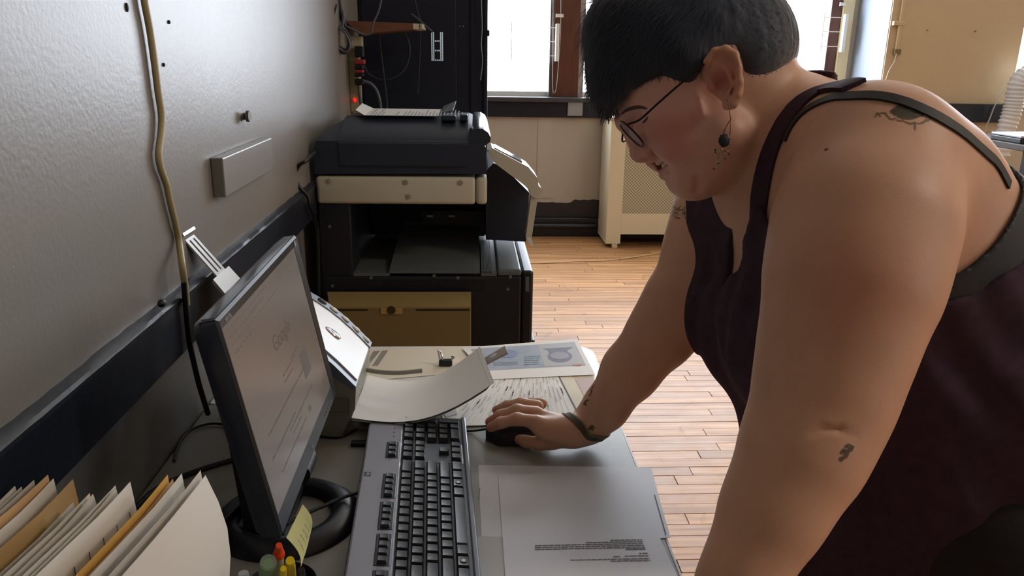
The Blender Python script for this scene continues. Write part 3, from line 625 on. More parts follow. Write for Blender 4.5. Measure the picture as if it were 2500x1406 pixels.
# form
t,P=flat('printed_form','white printed form with ruled lines, partly under her hand','form',[(1078,1008),(1205,905),(1356,905),(1412,1012),(1180,1038),(1085,1040)],z0+.0020,M['paper'])
F0=[Vector(oz(a,b,z0+.0023)) for a,b in ((1085,1040),(1205,905),(1356,905),(1410,1012))]  # u: near->far, v: left->right
rows=[]; R=random.Random(5)
for i in range(22):
    v=.02+i*.044; rows.append((v,.03,.97,.0022,1))
    for j in range(R.randint(2,4)):
        a=R.uniform(.05,.8); rows.append((v+.012,a,min(.95,a+R.uniform(.06,.25)),.012,0))
strips(F0,t,mat('form_ink',(188,190,184),.7),rows,seed=9)
o=MB().prism([oz(1356,905,z0+.0024),oz(1358,905,z0+.0024),oz(1414,1010,z0+.0024),oz(1411,1012,z0+.0024)],(0,0,.0003)).build('edge_line',M['ink'],t)
flat('form_margin','narrow cream strip sheet beside the form under her wrist','paper',[(1359,905),(1388,906),(1432,985),(1440,1010),(1414,1010)],z0+.0016,M['paper2'])
# portrait page print
t,P=flat('portrait_print','white-bordered bluish print with an upside-down portrait at the far table edge','print',[(1128,849),(1408,827),(1453,914),(1195,926)],z0+.0034,M['paper'])
z1=z0+.0036
bl=mat('blue_print',(168,178,196),.7,var=.12,vscale=18)
q=[Vector(oz(a,b,z1)) for a,b in ((1150,852),(1402,835),(1430,891),(1192,904))]
MB().prism([p for p in q],(0,0,.0002)).build('printed_picture',bl,t)
def blob(cx,cy,rx,ry,m,z,nm,n=28,sh=None):
    pts=[]
    for k in range(n):
        a=2*math.pi*k/n; pts.append(Vector(oz(cx+rx*math.cos(a),cy+ry*math.sin(a),z)))
    return MB().prism(pts,(0,0,.0001)).build(nm,m,t)
MB().prism([Vector(oz(a,b,z1+.0003)) for a,b in ((1312,842),(1400,837),(1428,890),(1330,894))],(0,0,.0001)).build('picture_background',mat('print_grey',(186,188,190),.7),t)
gp=mat('portrait_grey',(120,122,144),.7); gl=mat('portrait_light',(160,160,172),.7)
MB().prism([Vector(oz(a,b,z1+.0005)) for a,b in ((1325,851),(1400,847),(1386,855),(1383,866),(1342,868),(1338,856))],(0,0,.0001)).build('portrait_neck',gp,t)
blob(1367,870,30,14,gp,z1+.0006,'portrait_hair'); blob(1366,868,23,9,gl,z1+.0008,'portrait_face')
blob(1240,863,24,10,mat('print_blue2',(134,150,186),.7),z1+.0005,'blue_shape')
strips([Vector(oz(a,b,z1+.0006)) for a,b in ((1278,868),(1322,866),(1322,890),(1278,892))],t,mat('teal_print',(130,160,172),.7),[(v*.2+.05,.05,.9,.09,0) for v in range(5)],name='teal_text')
strips([Vector(oz(a,b,z1+.0006)) for a,b in ((1396,889),(1420,888),(1420,893),(1396,894))],t,mat('red_print',(214,120,130),.7),[(.1,.05,.95,.7,0)],name='red_text')
strips([Vector(oz(a,b,z1+.0006)) for a,b in ((1200,884),(1270,881),(1272,892),(1203,895))],t,mat('blue_text',(140,150,176),.7),[(v*.3+.05,.05,.9,.1,0) for v in range(3)],name='blue_text')
flat('plastic_corner','clear plastic sleeve corner showing left of the form','plastic sleeve',[(1080,1008),(1112,998),(1116,1010),(1090,1018)],z0+.003,mat('sleeve',(214,216,226),.15))
# binder clip among the papers
t=thing('binder_clip','small black and silver clip between the scanner tray and papers','clip',tuple(oz(1085,890,.75)))
b0=Vector(oz(1088,893,DZ)); 
MB().box((b0.x-.014,b0.y-.008,DZ+.001),(b0.x+.014,b0.y+.008,DZ+.014),bev=.003).build('clip_body',M['black'],t)
MB().tube([b0+V3(-.012,0,.014),b0+V3(-.016,.004,.034),b0+V3(-.010,.004,.030),b0+V3(-.006,0,.014)],.0022,8).build('wire_handle',M['chrome'],t,smooth=True,angle=1)
MB().tube([b0+V3(.012,0,.014),b0+V3(.02,.002,.019),b0+V3(.012,.006,.018)],.0022,8).build('wire_handle',M['chrome'],t,smooth=True,angle=1)
t,P=flat('folded_note','small folded white paper corner standing up behind the clip','paper',None,0,M['paper2'],world=[oz(1106,887,DZ+.012),oz(1118,880,DZ+.012),oz(1112,868,DZ+.020),],th=.0004)
# near sheets
zz=DZ+.0008
M['papg']=mat('matte_white_paper',(214,216,220),.5)
t,P=flat('bottom_sheet','lowest grey-white sheet sticking out past the desk edge','paper',[(1168,1135),(1590,1141),(1612,1225),(1637,1312),(1600,1315),(1175,1310)],zz,M['papg'])
strips([Vector(oz(a,b,zz+.0003)) for a,b in ((1597,1208),(1599,1207),(1627,1305),(1625,1307))],t,M['ink'],[(0,0,1,1,1)],name='printed_line')
strips([Vector(oz(a,b,zz+.0003)) for a,b in ((1171,1192),(1172.5,1192),(1168.5,1220),(1167,1220))],t,M['ink'],[(i*.1,0,1,.06,1) for i in range(10)],name='printed_text')
strips([Vector(oz(a,b,zz+.0003)) for a,b in ((1159.5,1290),(1161,1290),(1160.5,1300),(1159,1300))],t,M['ink'],[(i*.2,0,1,.12,1) for i in range(5)],name='printed_text')
t,P=flat('left_sheet','grey-white sheet mostly under the printed letter beside the keyboard','paper',[(1160,1312),(1175,1308),(1240,1312),(1250,1440),(1170,1440)],zz+.0006,mat('grey_sheet',(190,190,186),.6))
t,P=flat('printed_letter','white letter with upside-down print lying on top of the desk sheets','paper',[(1216,1162),(1545,1155),(1612,1315),(1670,1440),(1236,1440)],zz+.0016,M['papg'])
Q=[Vector(oz(a,b,zz+.0019)) for a,b in ((1236,1406),(1650,1406),(1567,1205),(1222,1205))]
# text blocks, reading from the far side: long lines
def lineblk(y0,xl,xr,n,dy,h=2.2,bold=False):
    for i in range(n):
        y=y0+i*dy; a=[Vector(oz(x,yy,zz+.0019)) for x,yy in ((xl[i],y+(.02*(xr[i]-xl[i]))*1),(xr[i],y),(xr[i],y+h),(xl[i],y+h+(.02*(xr[i]-xl[i]))))]
        mbx.append((a,bold))
mbx=[]
lineblk(1316,[1490,1430,1306,1306,1306][:5],[1568,1569,1571,1573,1574],5,4.6)
lineblk(1338,[1528],[1576],1,4,3,True)
lineblk(1349,[1560],[1581],1,4); lineblk(1355,[1525,],[1583],1,4); lineblk(1357,[1497],[1514],1,4)
lineblk(1362,[1392,1490],[1586,1588],2,4.6)
def dashes(lst,par,m,seed=3):
    mb=MB(); R=random.Random(seed)
    for a,bold in lst:
        L_=(a[1]-a[0]).length; u=0
        while u<1:
            w=min(R.uniform(.003,.010)/L_,1-u); mb.quad(bil(a,u,0),bil(a,u+w,0),bil(a,u+w,1),bil(a,u,1)); u+=w+(.0009 if not bold else .0004)/L_
    o=mb.build('printed_text',m,par); o['kind']='stuff'; return o
dashes(mbx,t,mat('letter_ink',(96,96,104),.7))
# ------------------------------------------------------------------ keyboard
t=thing('keyboard','black keyboard with silver top strip on the grey desk','keyboard',(-.08,1.0,DZ))
KU=Vector((-.051,.9987,0)); KV=Vector((-.9987,-.051,0)); KO=Vector((.0125,.785,DZ)); KW=Vector((0,0,1))
tl=math.radians(4.5); KV2=KV*math.cos(tl)+KW*math.sin(tl); KN=KU.cross(KV2); KN=KN if KN.z>0 else -KN
def K(u,v,w=0): return KO+KU*(u/1000)+KV2*(v/1000)+KN*(w/1000)
def kbox(mb,u0,v0,u1,v1,w0,w1,bev=.0008):
    mb.box((u0/1000,v0/1000,w0/1000),(u1/1000,v1/1000,w1/1000),bev=bev,M=frame(KO,KU,KV2,KN)); return mb
silver=mat('silver_strip',(150,152,160),.38,metal=.35); kb_b=mat('keyboard_black',(22,25,31),.4)
body=MB(); kbox(body,0,0,462,166,1.5,12,.004); bo=body.build('case',kb_b,t)
kbox(MB(),1,1,461,9,10,14.5,.002).build('front_lip',mat('lip_grey',(86,92,104),.35),t)
kbox(MB(),3,107,459,165,10,15,.003).build('silver_panel',silver,t)
kbox(MB(),300,11,362,106,10,12.6,.001).build('nav_plate',mat('nav_grey',(84,92,106),.35),t)
for u in (60,400): MB().cyl(tuple(K(u,150,-3)),.008,.012,'z',12).build('rubber_foot',kb_b,t)
keym=mat('key_black',(38,41,46),.32,spec=.6); keym2=mat('key_grey',(70,76,86),.32)
legend=mat('key_legend',(170,174,176),.5)
FRK=frame(Vector((0,0,0)),KU,KV2,KN).to_3x3().to_4x4()
_kc={}
def keymesh(w,h,hz=8.0,m=keym):
    k=(round(w,1),round(h,1),hz,m.name)
    if k in _kc: return _kc[k]
    g=1.0; b0=.6; i1=2.6; a=w/2-b0; b=h/2-b0; a1=w/2-i1; b1=h/2-i1; zt=hz; V=[]
    for (x,y,z) in ((-a,-b,0),(a,-b,0),(a,b,0),(-a,b,0),(-a1,-b1+.3,zt),(a1,-b1+.3,zt),(a1,b1+.5,zt+.6),(-a1,b1+.5,zt+.6),(0,0,0)): V.append([x/1000,y/1000,z/1000])
    # dished top: inner ring
    V=V[:8]; a2=a1-1; b2=b1-1
    for x,y,z in ((-a2,-b2+.3,zt-.1),(a2,-b2+.3,zt-.1),(a2,b2+.5,zt+.5),(-a2,b2+.5,zt+.5)): V.append([x/1000,y/1000,z/1000])
    m0=[]
    for y,z in ((-b2+.3,zt-.5),(b2+.5,zt+.1)): m0.append([0,y/1000,z/1000])
    V+=m0
    Fc=[(0,1,5,4),(1,2,6,5),(2,3,7,6),(3,0,4,7),(3,2,1,0),(4,5,9,12,8),(5,6,10,9),(6,7,11,13,10),(7,4,8,11),(8,12,13,11),(12,9,10,13)]
    me=bpy.data.meshes.new('key'); me.from_pydata(V,[],Fc); me.materials.append(m); me.transform(FRK); me.polygons.foreach_set('use_smooth',[True]*len(Fc)); me.set_sharp_from_angle(angle=.7); _kc[k]=me; return me
_lt={}
def addkey(u,v,w=19.05,h=19.05,txt=None,hz=7.5,m=keym,base=11.5):
    """u,v = lower-left of cell"""
    me=keymesh(w-1.2,h-1.2,hz,m); p=K(u+w/2,v+h/2,base); o=bpy.data.objects.new('key',me); COL.objects.link(o); o.parent=t; o.matrix_parent_inverse=wm(t).inverted(); o.location=p
    if txt:
        if txt not in _lt:
            M_=Matrix(((KU.x,KV2.x,KN.x,0),(KU.y,KV2.y,KN.y,0),(KU.z,KV2.z,KN.z,0),(0,0,0,1)))
            s_=.0042 if len(txt)==1 else .0024
            tmp=text_mesh(txt,s_,legend,M_,'legend',None,.00003); _lt[txt]=tmp.data; bpy.data.objects.remove(tmp)
        l=bpy.data.objects.new('legend',_lt[txt]); COL.objects.link(l); l.parent=o; l.location=-KU*(.0022 if len(txt)==1 else 0)+KV2*.002+KN*((hz+.55)/1000)
        l.matrix_parent_inverse=Matrix()
    return o
U=19.05; L0=12; V0=12
def row(v,u,items):
    for it in items:
        w,tx=it if isinstance(it,tuple) else (1,it)
        if tx is not None or w>0:
            if tx!='_': addkey(u,v,w*U,U,tx if tx else None)
        u+=abs(w)*U
row(V0+4*U,L0,['`','1','2','3','4','5','6','7','8','9','0','-','=',(2,'')])
row(V0+3*U,L0,[(1.5,'tab')]+list('QWERTYUIOP[]')+[(1.5,'\\')])
row(V0+2*U,L0,[(1.75,'caps')]+list("ASDFGHJKL;'")+[(2.25,'enter')])
row(V0+1*U,L0,[(2.25,'shift')]+list('ZXCVBNM,./')+[(2.75,'shift')])
row(V0,L0,[(1.25,'ctrl'),(1.25,''),(1.25,'alt')])
addkey(L0+3.75*U,V0,6*U,U,None,6.5,keym2)
row(V0,L0+9.75*U,[(1.25,'alt'),(1.25,''),(1.25,''),(1.5,'ctrl')])
N0=L0+15*U+6.5
row(V0+4*U,N0,['ins','home','pg']); row(V0+3*U,N0,['del','end','pg'])
addkey(N0+U,V0+U,U,U,None); row(V0,N0,['','',''])
P0=N0+3*U+6.5
row(V0+4*U,P0,['num','/','*','-']); row(V0+3*U,P0,['7','8','9']); row(V0+2*U,P0,['4','5','6']); row(V0+U,P0,['1','2','3'])
addkey(P0+3*U,V0+2*U,U,2*U); addkey(P0+3*U,V0,U,2*U); addkey(P0,V0,2*U,U,'0'); addkey(P0+2*U,V0,U,U,'.')
FV=114
def fgroup(u,names):
    kbox(MB(),u-2.5,FV-2.5,u+len(names)*15.6+2.5,FV+18.5,13,15.6,.0012).build('key_well',kb_b,t)
    for i,nm in enumerate(names): addkey(u+i*15.6,FV,15.6,16,nm,5.5,keym,14)
fgroup(14,['esc']); fgroup(42,['F1','F2','F3','F4']); fgroup(118,['F5','F6','F7','F8']); fgroup(194,['F9','F10','F11','F12']); fgroup(N0+4,['prt','scr','brk'])
for i in range(3):
    MB().cyl(tuple(K(P0+10+i*14,122,15.2)),.0012,.0008,'z',8).build('indicator_light',M['ink'],t)
kbox(MB(),250,150,262,160,14.8,15.3,.0002).build('logo_plate',mat('logo_black',(40,42,48),.3),t)
text_mesh('hp',.009,M['white'],frame(K(256,155,15.45),KU,KV2,KN),'logo_lettering',t,.00005)
# round emblem marks on the two system keys
for u in (L0+1.25*U+1.25*U/2,L0+11*U+1.25*U/2):
    MB().cyl((0,0,0),.0042,.0004,'z',18,M=frame(K(u,V0+U/2+.3,19.6),KU,KV2,KN)).build('key_emblem_ring',M['black'],t); MB().cyl((0,0,0),.0028,.0005,'z',14,M=frame(K(u,V0+U/2+.3,19.8),KU,KV2,KN)).build('key_emblem',M['white'],t)
o=MB().box(tuple(Vector(oz(856,1092,DZ))),tuple(Vector(oz(912,1082,DZ))+V3(0,.0,.007)),bev=.001).build('black_stick',M['wirebl']); tag(o,'short black plastic stick poking out from under the keyboard','plastic stick')
# ------------------------------------------------------------------ mouse
mp=Vector(oz(1186,1052,DZ+.012)); ang=math.radians(2)
t=thing('mouse','black computer mouse under her right hand','mouse',(mp.x+.055,mp.y-.005,DZ))
mb=MB(); rings=[]; nL=12; Lm=.112; cy=mp.y-.004
def msect(s):
    wd=.027+.006*math.sin(math.pi*min(1,s*1.05)); e=math.sin(math.pi*min(1,max(0,(s+.06)/1.12)))**.45; wd*=e if s>.5 or s<.1 else 1
    ht=(.014+.022*math.sin(math.pi*min(1,(s+.12)/1.15)))*(1 if s>.02 else .8); return wd,ht
for i in range(nL+1):
    s=i/nL; wd,ht=msect(s); x=mp.x+Lm*s; ring=[]
    for k in range(13):
        a=math.pi*k/12; ring.append(mb.bm.verts.new((x,cy+wd*math.cos(a),DZ+.003+ht*math.sin(a)**.8)))
    rings.append(ring)
for A_,B_ in zip(rings,rings[1:]):
    for k in range(12): mb.bm.faces.new((A_[k],A_[k+1],B_[k+1],B_[k]))
    mb.bm.faces.new((A_[12],A_[0],B_[0],B_[12]))
mb.bm.faces.new(rings[0]); mb.bm.faces.new(rings[-1][::-1]); mb.build('shell',M['black'],t,smooth=True,angle=1)
MB().cyl((mp.x+.02,cy,DZ+.026),.009,.007,'y',16).build('scroll_wheel',M['darkgrey'],t,smooth=True)
MB().box((mp.x+.001,cy-.0006,DZ+.020),(mp.x+.012,cy+.0006,DZ+.028)).build('button_gap',M['wirebl'],t)
o=cable('mouse_cable',[mp+V3(.002,.003,.002),oz(1150,1052,DZ+.003),oz(1110,1050,DZ+.003),oz(1060,1040,DZ+.003),oz(1000,1030,DZ+.003),oz(940,1028,DZ+.003),oz(880,1044,DZ+.003),oz(830,1067,DZ+.003),oz(770,1064,DZ+.003)],.0019,M['wirebl']); tag(o,'thin black mouse cable running behind the keyboard','cable')
# ------------------------------------------------------------------ monitor
yaw,tilt,MW,MH=.008,.186,.40,.271; MC=Vector((-.244,.99,.96))
Mn=Vector((math.cos(yaw)*math.cos(tilt),math.sin(yaw)*math.cos(tilt),math.sin(tilt))); Mr=Vector((-math.sin(yaw),math.cos(yaw),0)); Mu=Mn.cross(Mr)
MF=frame(MC,Mr,Mu,Mn)
t=thing('monitor','black flat computer monitor showing a search page, beside the wall','monitor',(-.255,.965,DZ))
bw=.0155
def ringprism(x0,y0,x1,y1,b,z0_,z1_,bb=None):
    bb=b if bb is None else bb
    mb=MB(); o=[(x0,y0),(x1,y0),(x1,y1),(x0,y1)]; i=[(x0+b,y0+bb),(x1-b,y0+bb),(x1-b,y1-b),(x0+b,y1-b)]
    v=[[mb.bm.verts.new(MF@V3(x,y,z)) for x,y in q] for q,z in ((o,z1_-.003),(i,z1_-.004),(o,z0_),(i,z0_))]
    e=.0035; m_=[mb.bm.verts.new(MF@V3(x+(e if x==x0 else -e),y+(e if y==y0 else -e),z1_)) for x,y in o]
    for k in range(4):
        n=(k+1)%4
        mb.bm.faces.new((v[0][k],v[0][n],m_[n],m_[k])); mb.bm.faces.new((m_[k],m_[n],v[1][n],v[1][k])); mb.bm.faces.new((v[0][k],v[0][n],v[2][n],v[2][k])); mb.bm.faces.new((v[1][k],v[1][n],v[3][n],v[3][k])); mb.bm.faces.new((v[2][k],v[2][n],v[3][n],v[3][k]))
    return mb
ringprism(-MW/2,-MH/2,MW/2,MH/2,bw,-.02,0,.020).build('bezel',mat('bezel_black',(34,38,44),.3),t)
bk=MB(); 
def ring_at(z,ex,ey,r=.012,n=5):
    out=[]
    for cx,cy,a0 in ((ex-r,-ey+r,-90),(ex-r,ey-r,0),(-ex+r,ey-r,90),(-ex+r,-ey+r,180)):
        for k in range(n+1):
            a=math.radians(a0+90*k/n); out.append(bk.bm.verts.new(MF@V3(cx+r*math.cos(a),cy+r*math.sin(a),z)))
    return out
rg=[ring_at(-.003,MW/2+.001,MH/2+.001,.006),ring_at(-.018,MW/2+.0015,MH/2+.0015,.008),ring_at(-.030,MW/2-.004,MH/2-.004),ring_at(-.036,MW/2-.02,MH/2-.02),ring_at(-.040,MW/2-.06,MH/2-.06),ring_at(-.058,MW/2-.09,MH/2-.08),ring_at(-.062,MW/2-.12,MH/2-.1)]
for A_,B_ in zip(rg,rg[1:]):
    for k in range(len(A_)): bk.bm.faces.new((A_[k],A_[(k+1)%len(A_)],B_[(k+1)%len(A_)],B_[k]))
bk.bm.faces.new(rg[-1]); bk.build('back_shell',mat('shell_dark',(52,60,76),.2),t,smooth=True,angle=.5)
SW,SH=MW/2-bw,MH/2-bw; s0=-MH/2+.020
scr=mat('screen',(48,45,43),.25,spec=.4,emit=((112,100,92),.40))
MB().box((-SW,s0,-.008),(SW,SH,-.0045),M=MF).build('screen',scr,t)
si=mat('screen_text',(30,26,24),.3,emit=((88,78,72),.40)); si2=mat('screen_text_faint',(40,36,34),.3,emit=((102,92,85),.40))
def onscr(x,y,z=-.0042): return frame(MF@V3(x,y,z),Mr,Mu,Mn)
text_mesh('Google',.031,si,onscr(.012,.040),'page_title',t,.00005)
def scrip(lst,m,nm,z=-.0042,seed=2):
    mb=MB(); R=random.Random(seed)
    for x0_,x1_,y,h in lst:
        x=x0_
        while x<x1_:
            w=min(R.uniform(.004,.014),x1_-x); mb.box((x,y,z-.0001),(x+w,y+h,z),M=MF); x+=w+.002
    o=mb.build(nm,m,t); o['kind']='stuff'; return o
scrip([(-.17,.05,.112,.002),(-.17,-.02,.103,.002),(-.168,.10,.094,.0015),(-.168,-.08,.083,.003),(.12,.165,.098,.002)],si2,'menu_text')
scrip([(-.03,.05,-.005,.0022),(-.03,.02,-.014,.0022),(-.14,.08,-.035,.0025),(-.15,-.02,-.062,.0022),(-.06,.09,-.070,.0025),(-.05,.0,-.078,.002),(-.13,.02,-.09,.002),(.02,.07,.0,.002)],si,'body_text')
MB().box((.065,-.05,-.0043),(.105,-.012,-.0042),M=MF).build('thumbnail_image',mat('thumb',(60,54,52),.4,emit=((84,76,74),.36)),t)
MB().box((.04,-.092,-.0043),(.052,-.083,-.0042),M=MF).build('page_icon',si,t)
text_mesh('W17e',.0085,mat('badge_text',(150,152,156),.4),frame(MF@V3(-MW/2+.034,MH/2-.0095,-.0008),Mr,Mu,Mn),'model_lettering',t,.00005)
text_mesh('hp',.010,M['steel'],frame(MF@V3(0,-MH/2+.010,-.0010),Mr,Mu,Mn),'logo_lettering',t,.00005)
MB().box((MW/2-.020,MH/2-.014,-.003),(MW/2-.012,MH/2-.006,-.0008),M=MF).build('badge',mat('badge_silver',(170,174,178),.3),t)
for i in range(5): MB().box((.10+i*.012,-MH/2+.007,-.003),(.106+i*.012,-MH/2+.010,-.0005),M=MF).build('button',M['darkgrey'],t)
bc=Vector((-.256,.962,DZ)); lat=MB(); prof=[(.058,0),(.060,.010),(.067,.017),(.078,.0175),(.088,.013),(.099,.004),(.100,0)]
n=64; rr=[[lat.bm.verts.new((bc.x+r*math.cos(2*math.pi*k/n),bc.y+r*math.sin(2*math.pi*k/n),DZ+.0005+z)) for k in range(n)] for r,z in prof]
for A_,B_ in zip(rr+[rr[0]][:0],rr[1:]):
    for k in range(n): lat.bm.faces.new((A_[k],A_[(k+1)%n],B_[(k+1)%n],B_[k]))
for k in range(n): lat.bm.faces.new((rr[0][k],rr[0][(k+1)%n],rr[-1][(k+1)%n],rr[-1][k]))
lat.build('base_ring',mat('base_black',(30,34,40),.35),t,smooth=True,angle=.8)
pb=MC-Mn*.062; 
MB().prism([V3(bc.x-.055,bc.y-.045,DZ+.004),V3(bc.x+.01,bc.y-.062,DZ+.004),V3(bc.x+.01,bc.y+.062,DZ+.004),V3(bc.x-.055,bc.y+.045,DZ+.004)],(0,0,.014)).build('base_plate',M['black'],t)
nk=MB(); q0=[V3(bc.x-.05,bc.y-.035,DZ+.015),V3(bc.x-.005,bc.y-.035,DZ+.015),V3(bc.x-.005,bc.y+.035,DZ+.015),V3(bc.x-.05,bc.y+.035,DZ+.015)]; q1=[pb+V3(-.025,-.03,-.05),pb+V3(.03,-.03,-.045),pb+V3(.03,.03,-.045),pb+V3(-.025,.03,-.05)]; q2=[pb+V3(-.015,-.03,.04),pb+V3(.012,-.03,.04),pb+V3(.012,.03,.04),pb+V3(-.015,.03,.04)]
R_=[[nk.bm.verts.new(p) for p in q] for q in (q0,q1,q2)]
for A_,B_ in zip(R_,R_[1:]):
    for k in range(4): nk.bm.faces.new((A_[k],A_[(k+1)%4],B_[(k+1)%4],B_[k]))
nk.bm.faces.new(R_[0]); nk.bm.faces.new(R_[-1]); nk.build('neck',M['black'],t)
MB().cyl(tuple(MC-Mu*.14-Mn*.02+V3(0,0,-.012)),.016,.05,'y',20).build('tilt_hinge',M['black'],t,smooth=True)
for lab,pts,r in (('thin black cable curving up from the desk to the monitor back',[(424,1125),(432,1095),(448,1065),(475,1045),(520,1034),(570,1040)],.0022),('thick black cable crossing the desk behind the monitor',[(330,1240),(380,1195),(440,1165),(500,1143),(560,1125),(620,1110)],.0042),('black keyboard cable crossing the monitor base ring',[(895,1200),(870,1204),(835,1215),(790,1235),(745,1255),(700,1280)],.0026),('black cable lying over the near side of the monitor base',[(600,1220),(575,1245),(545,1275),(515,1300)],.0035)):
    ring=('ring' in lab) or ('base' in lab); P=[Vector(oz(a,b,DZ+.004+(.019 if ring else 0))) for a,b in pts]
    o=cable('desk_cable',P,r,M['wirebl']); tag(o,lab,'cable')
# sticky note
def gridsheet(name,fn,nu,nv,th,m,par=None):
    V=[];Fc=[]; pts=[[Vector(fn(i/nu,j/nv)) for j in range(nv+1)] for i in range(nu+1)]
    for i in range(nu+1):
        for j in range(nv+1):
            a=pts[min(i+1,nu)][j]-pts[max(i-1,0)][j]; b=pts[i][min(j+1,nv)]-pts[i][max(j-1,0)]; n=a.cross(b).normalized()*th; V+=[pts[i][j],pts[i][j]+n]
    I=lambda i,j,k:(i*(nv+1)+j)*2+k
    for i in range(nu):
        for j in range(nv):
            Fc+=[(I(i,j,0),I(i,j+1,0),I(i+1,j+1,0),I(i+1,j,0)),(I(i,j,1),I(i+1,j,1),I(i+1,j+1,1),I(i,j+1,1))]
    for i in range(nu): Fc+=[(I(i,0,0),I(i+1,0,0),I(i+1,0,1),I(i,0,1)),(I(i,nv,0),I(i,nv,1),I(i+1,nv,1),I(i+1,nv,0))]
    for j in range(nv): Fc+=[(I(0,j,0),I(0,j,1),I(0,j+1,1),I(0,j+1,0)),(I(nu,j,0),I(nu,j+1,0),I(nu,j+1,1),I(nu,j,1))]
    return mesh(name,V,Fc,m,par,smooth=True,autos=.8)
t=thing('sticky_note','curled yellow handwritten note stuck to the lower corner of the monitor','note',tuple(od(725,1310,.86)))
c0,c1,c2,c3=[Vector(od(*p)) for p in ((739,1231,.895),(750,1308,.845),(729,1404,.80),(699,1312,.835))]
def sn(u,v): return c0.lerp(c1,u).lerp(c3.lerp(c2,u),v)+Vector(RT)*(.010*math.sin(math.pi*u)*math.sin(math.pi*(.3+.4*v)))
gridsheet('note_sheet',sn,8,8,.0003,mat('note_yellow',(206,206,140),.7),t)
mb=MB(); R=random.Random(4)
for i in range(5):
    v=.2+i*.15; u=.25
    while u<.75:
        w=R.uniform(.02,.07); n_=-Vector(FW)*.0009; mb.quad(sn(u,v)+n_,sn(u+w,v)+n_,sn(u+w,v+.02)+n_,sn(u,v+.02)+n_); u+=w+.03
mb.build('handwriting',M['inkl'],t)
# ------------------------------------------------------------------ pen cup
cc=Vector(oz(690,1480,DZ)); cc.z=DZ
t=thing('pen_cup','black cylindrical pen cup at the bottom edge below the monitor','pen cup',tuple(cc))
cup=MB(); prof=[(.0,.002),(.036,.002),(.040,.0),(.042,.030),(.0405,.032),(.039,.030),(.037,.005),(.0,.005)]
n=28; rr=[[cup.bm.verts.new((cc.x+max(r,.0005)*math.cos(2*math.pi*k/n),cc.y+max(r,.0005)*math.sin(2*math.pi*k/n),DZ+z)) for k in range(n)] for r,z in prof]
for A_,B_ in zip(rr,rr[1:]):
    for k in range(n): cup.bm.faces.new((A_[k],A_[(k+1)%n],B_[(k+1)%n],B_[k]))
cup.build('cup',M['black'],t,smooth=True,angle=.8)
def penlike(name,label,cat,tip,foot,segs):
    """segs: (name, s0, s1, r0, r1, mat) measured from tip downward along to foot (metres)"""
    t=thing(name,label,cat,tuple(foot)); tip=Vector(tip); foot=Vector(foot); d=(foot-tip).normalized(); L_=(foot-tip).length
    for nm,s0,s1,r0,r1,m in segs:
        s1=min(s1,L_); k=[0,.15,.85,1]; MB().tube([tip+d*(s0+(s1-s0)*q) for q in k],[r0*.93,r0+(r1-r0)*.15,r0+(r1-r0)*.85,r1*.97],18).build(nm,m,t,smooth=True,angle=.9)
    return t
orange=mat('orange_cap',(235,76,28),.35)
tip=Vector(od(681,1331,.80)); foot=Vector((cc.x-.004,cc.y+.0,DZ+.012))
penlike('marker','white marker with orange-red nozzle cap standing in the pen cup','marker',tip,foot,[('cap',0,.016,.0034,.0042,orange),('cap_collar',.016,.021,.0052,.0056,orange),('cap_ring',.021,.026,.0060,.0062,orange),('barrel',.026,.4,.0056,.0056,mat('marker_white',(190,186,176),.4))])
tip=Vector(od(708,1368,.79)); penlike('highlighter','yellow highlighter right of the orange-capped marker','highlighter',tip,Vector((cc.x+.012,cc.y-.003,DZ+.012)),[('cap',0,.03,.0046,.0056,mat('yellow_plastic',(228,200,30),.35)),('barrel',.03,.4,.0058,.0058,mat('yellow_plastic2',(220,190,26),.35))])
tip=Vector(od(692,1388,.775)); penlike('yellow_pen','thinner yellow pen half hidden between marker and highlighter','pen',tip,Vector((cc.x+.004,cc.y-.016,DZ+.012)),[('cap',0,.03,.0032,.0040,bpy.data.materials['yellow_plastic']),('barrel',.03,.4,.004,.004,bpy.data.materials['yellow_plastic2'])])
tip=Vector(od(735,1390,.79)); penlike('black_pen','black pen at the right side of the pen cup','pen',tip,Vector((cc.x+.026,cc.y-.004,DZ+.012)),[('cap',0,.03,.0035,.0042,M['wirebl']),('barrel',.03,.4,.004,.004,M['wirebl'])])
tip=Vector(od(655,1372,.775)); penlike('green_pen','clear-capped green pen leaning left in the pen cup','pen',tip,Vector((cc.x-.02,cc.y-.012,DZ+.012)),[('clear_cap',0,.035,.0085,.0085,mat('clear_plastic',(225,230,230),.08,trans=.85,ior=1.3)),('barrel',.006,.4,.0058,.0058,mat('green_barrel',(96,150,70),.4))])
tip=Vector(od(594,1398,.74)); penlike('grey_pen','grey round-ended pen standing left of the pen cup','pen',tip,Vector((tip[0],tip[1]-.01,DZ+.001)),[('cap',0,.03,.005,.005,mat('grey_pen',(140,145,145),.35)),('barrel',.03,.4,.005,.005,M['darkgrey'])])
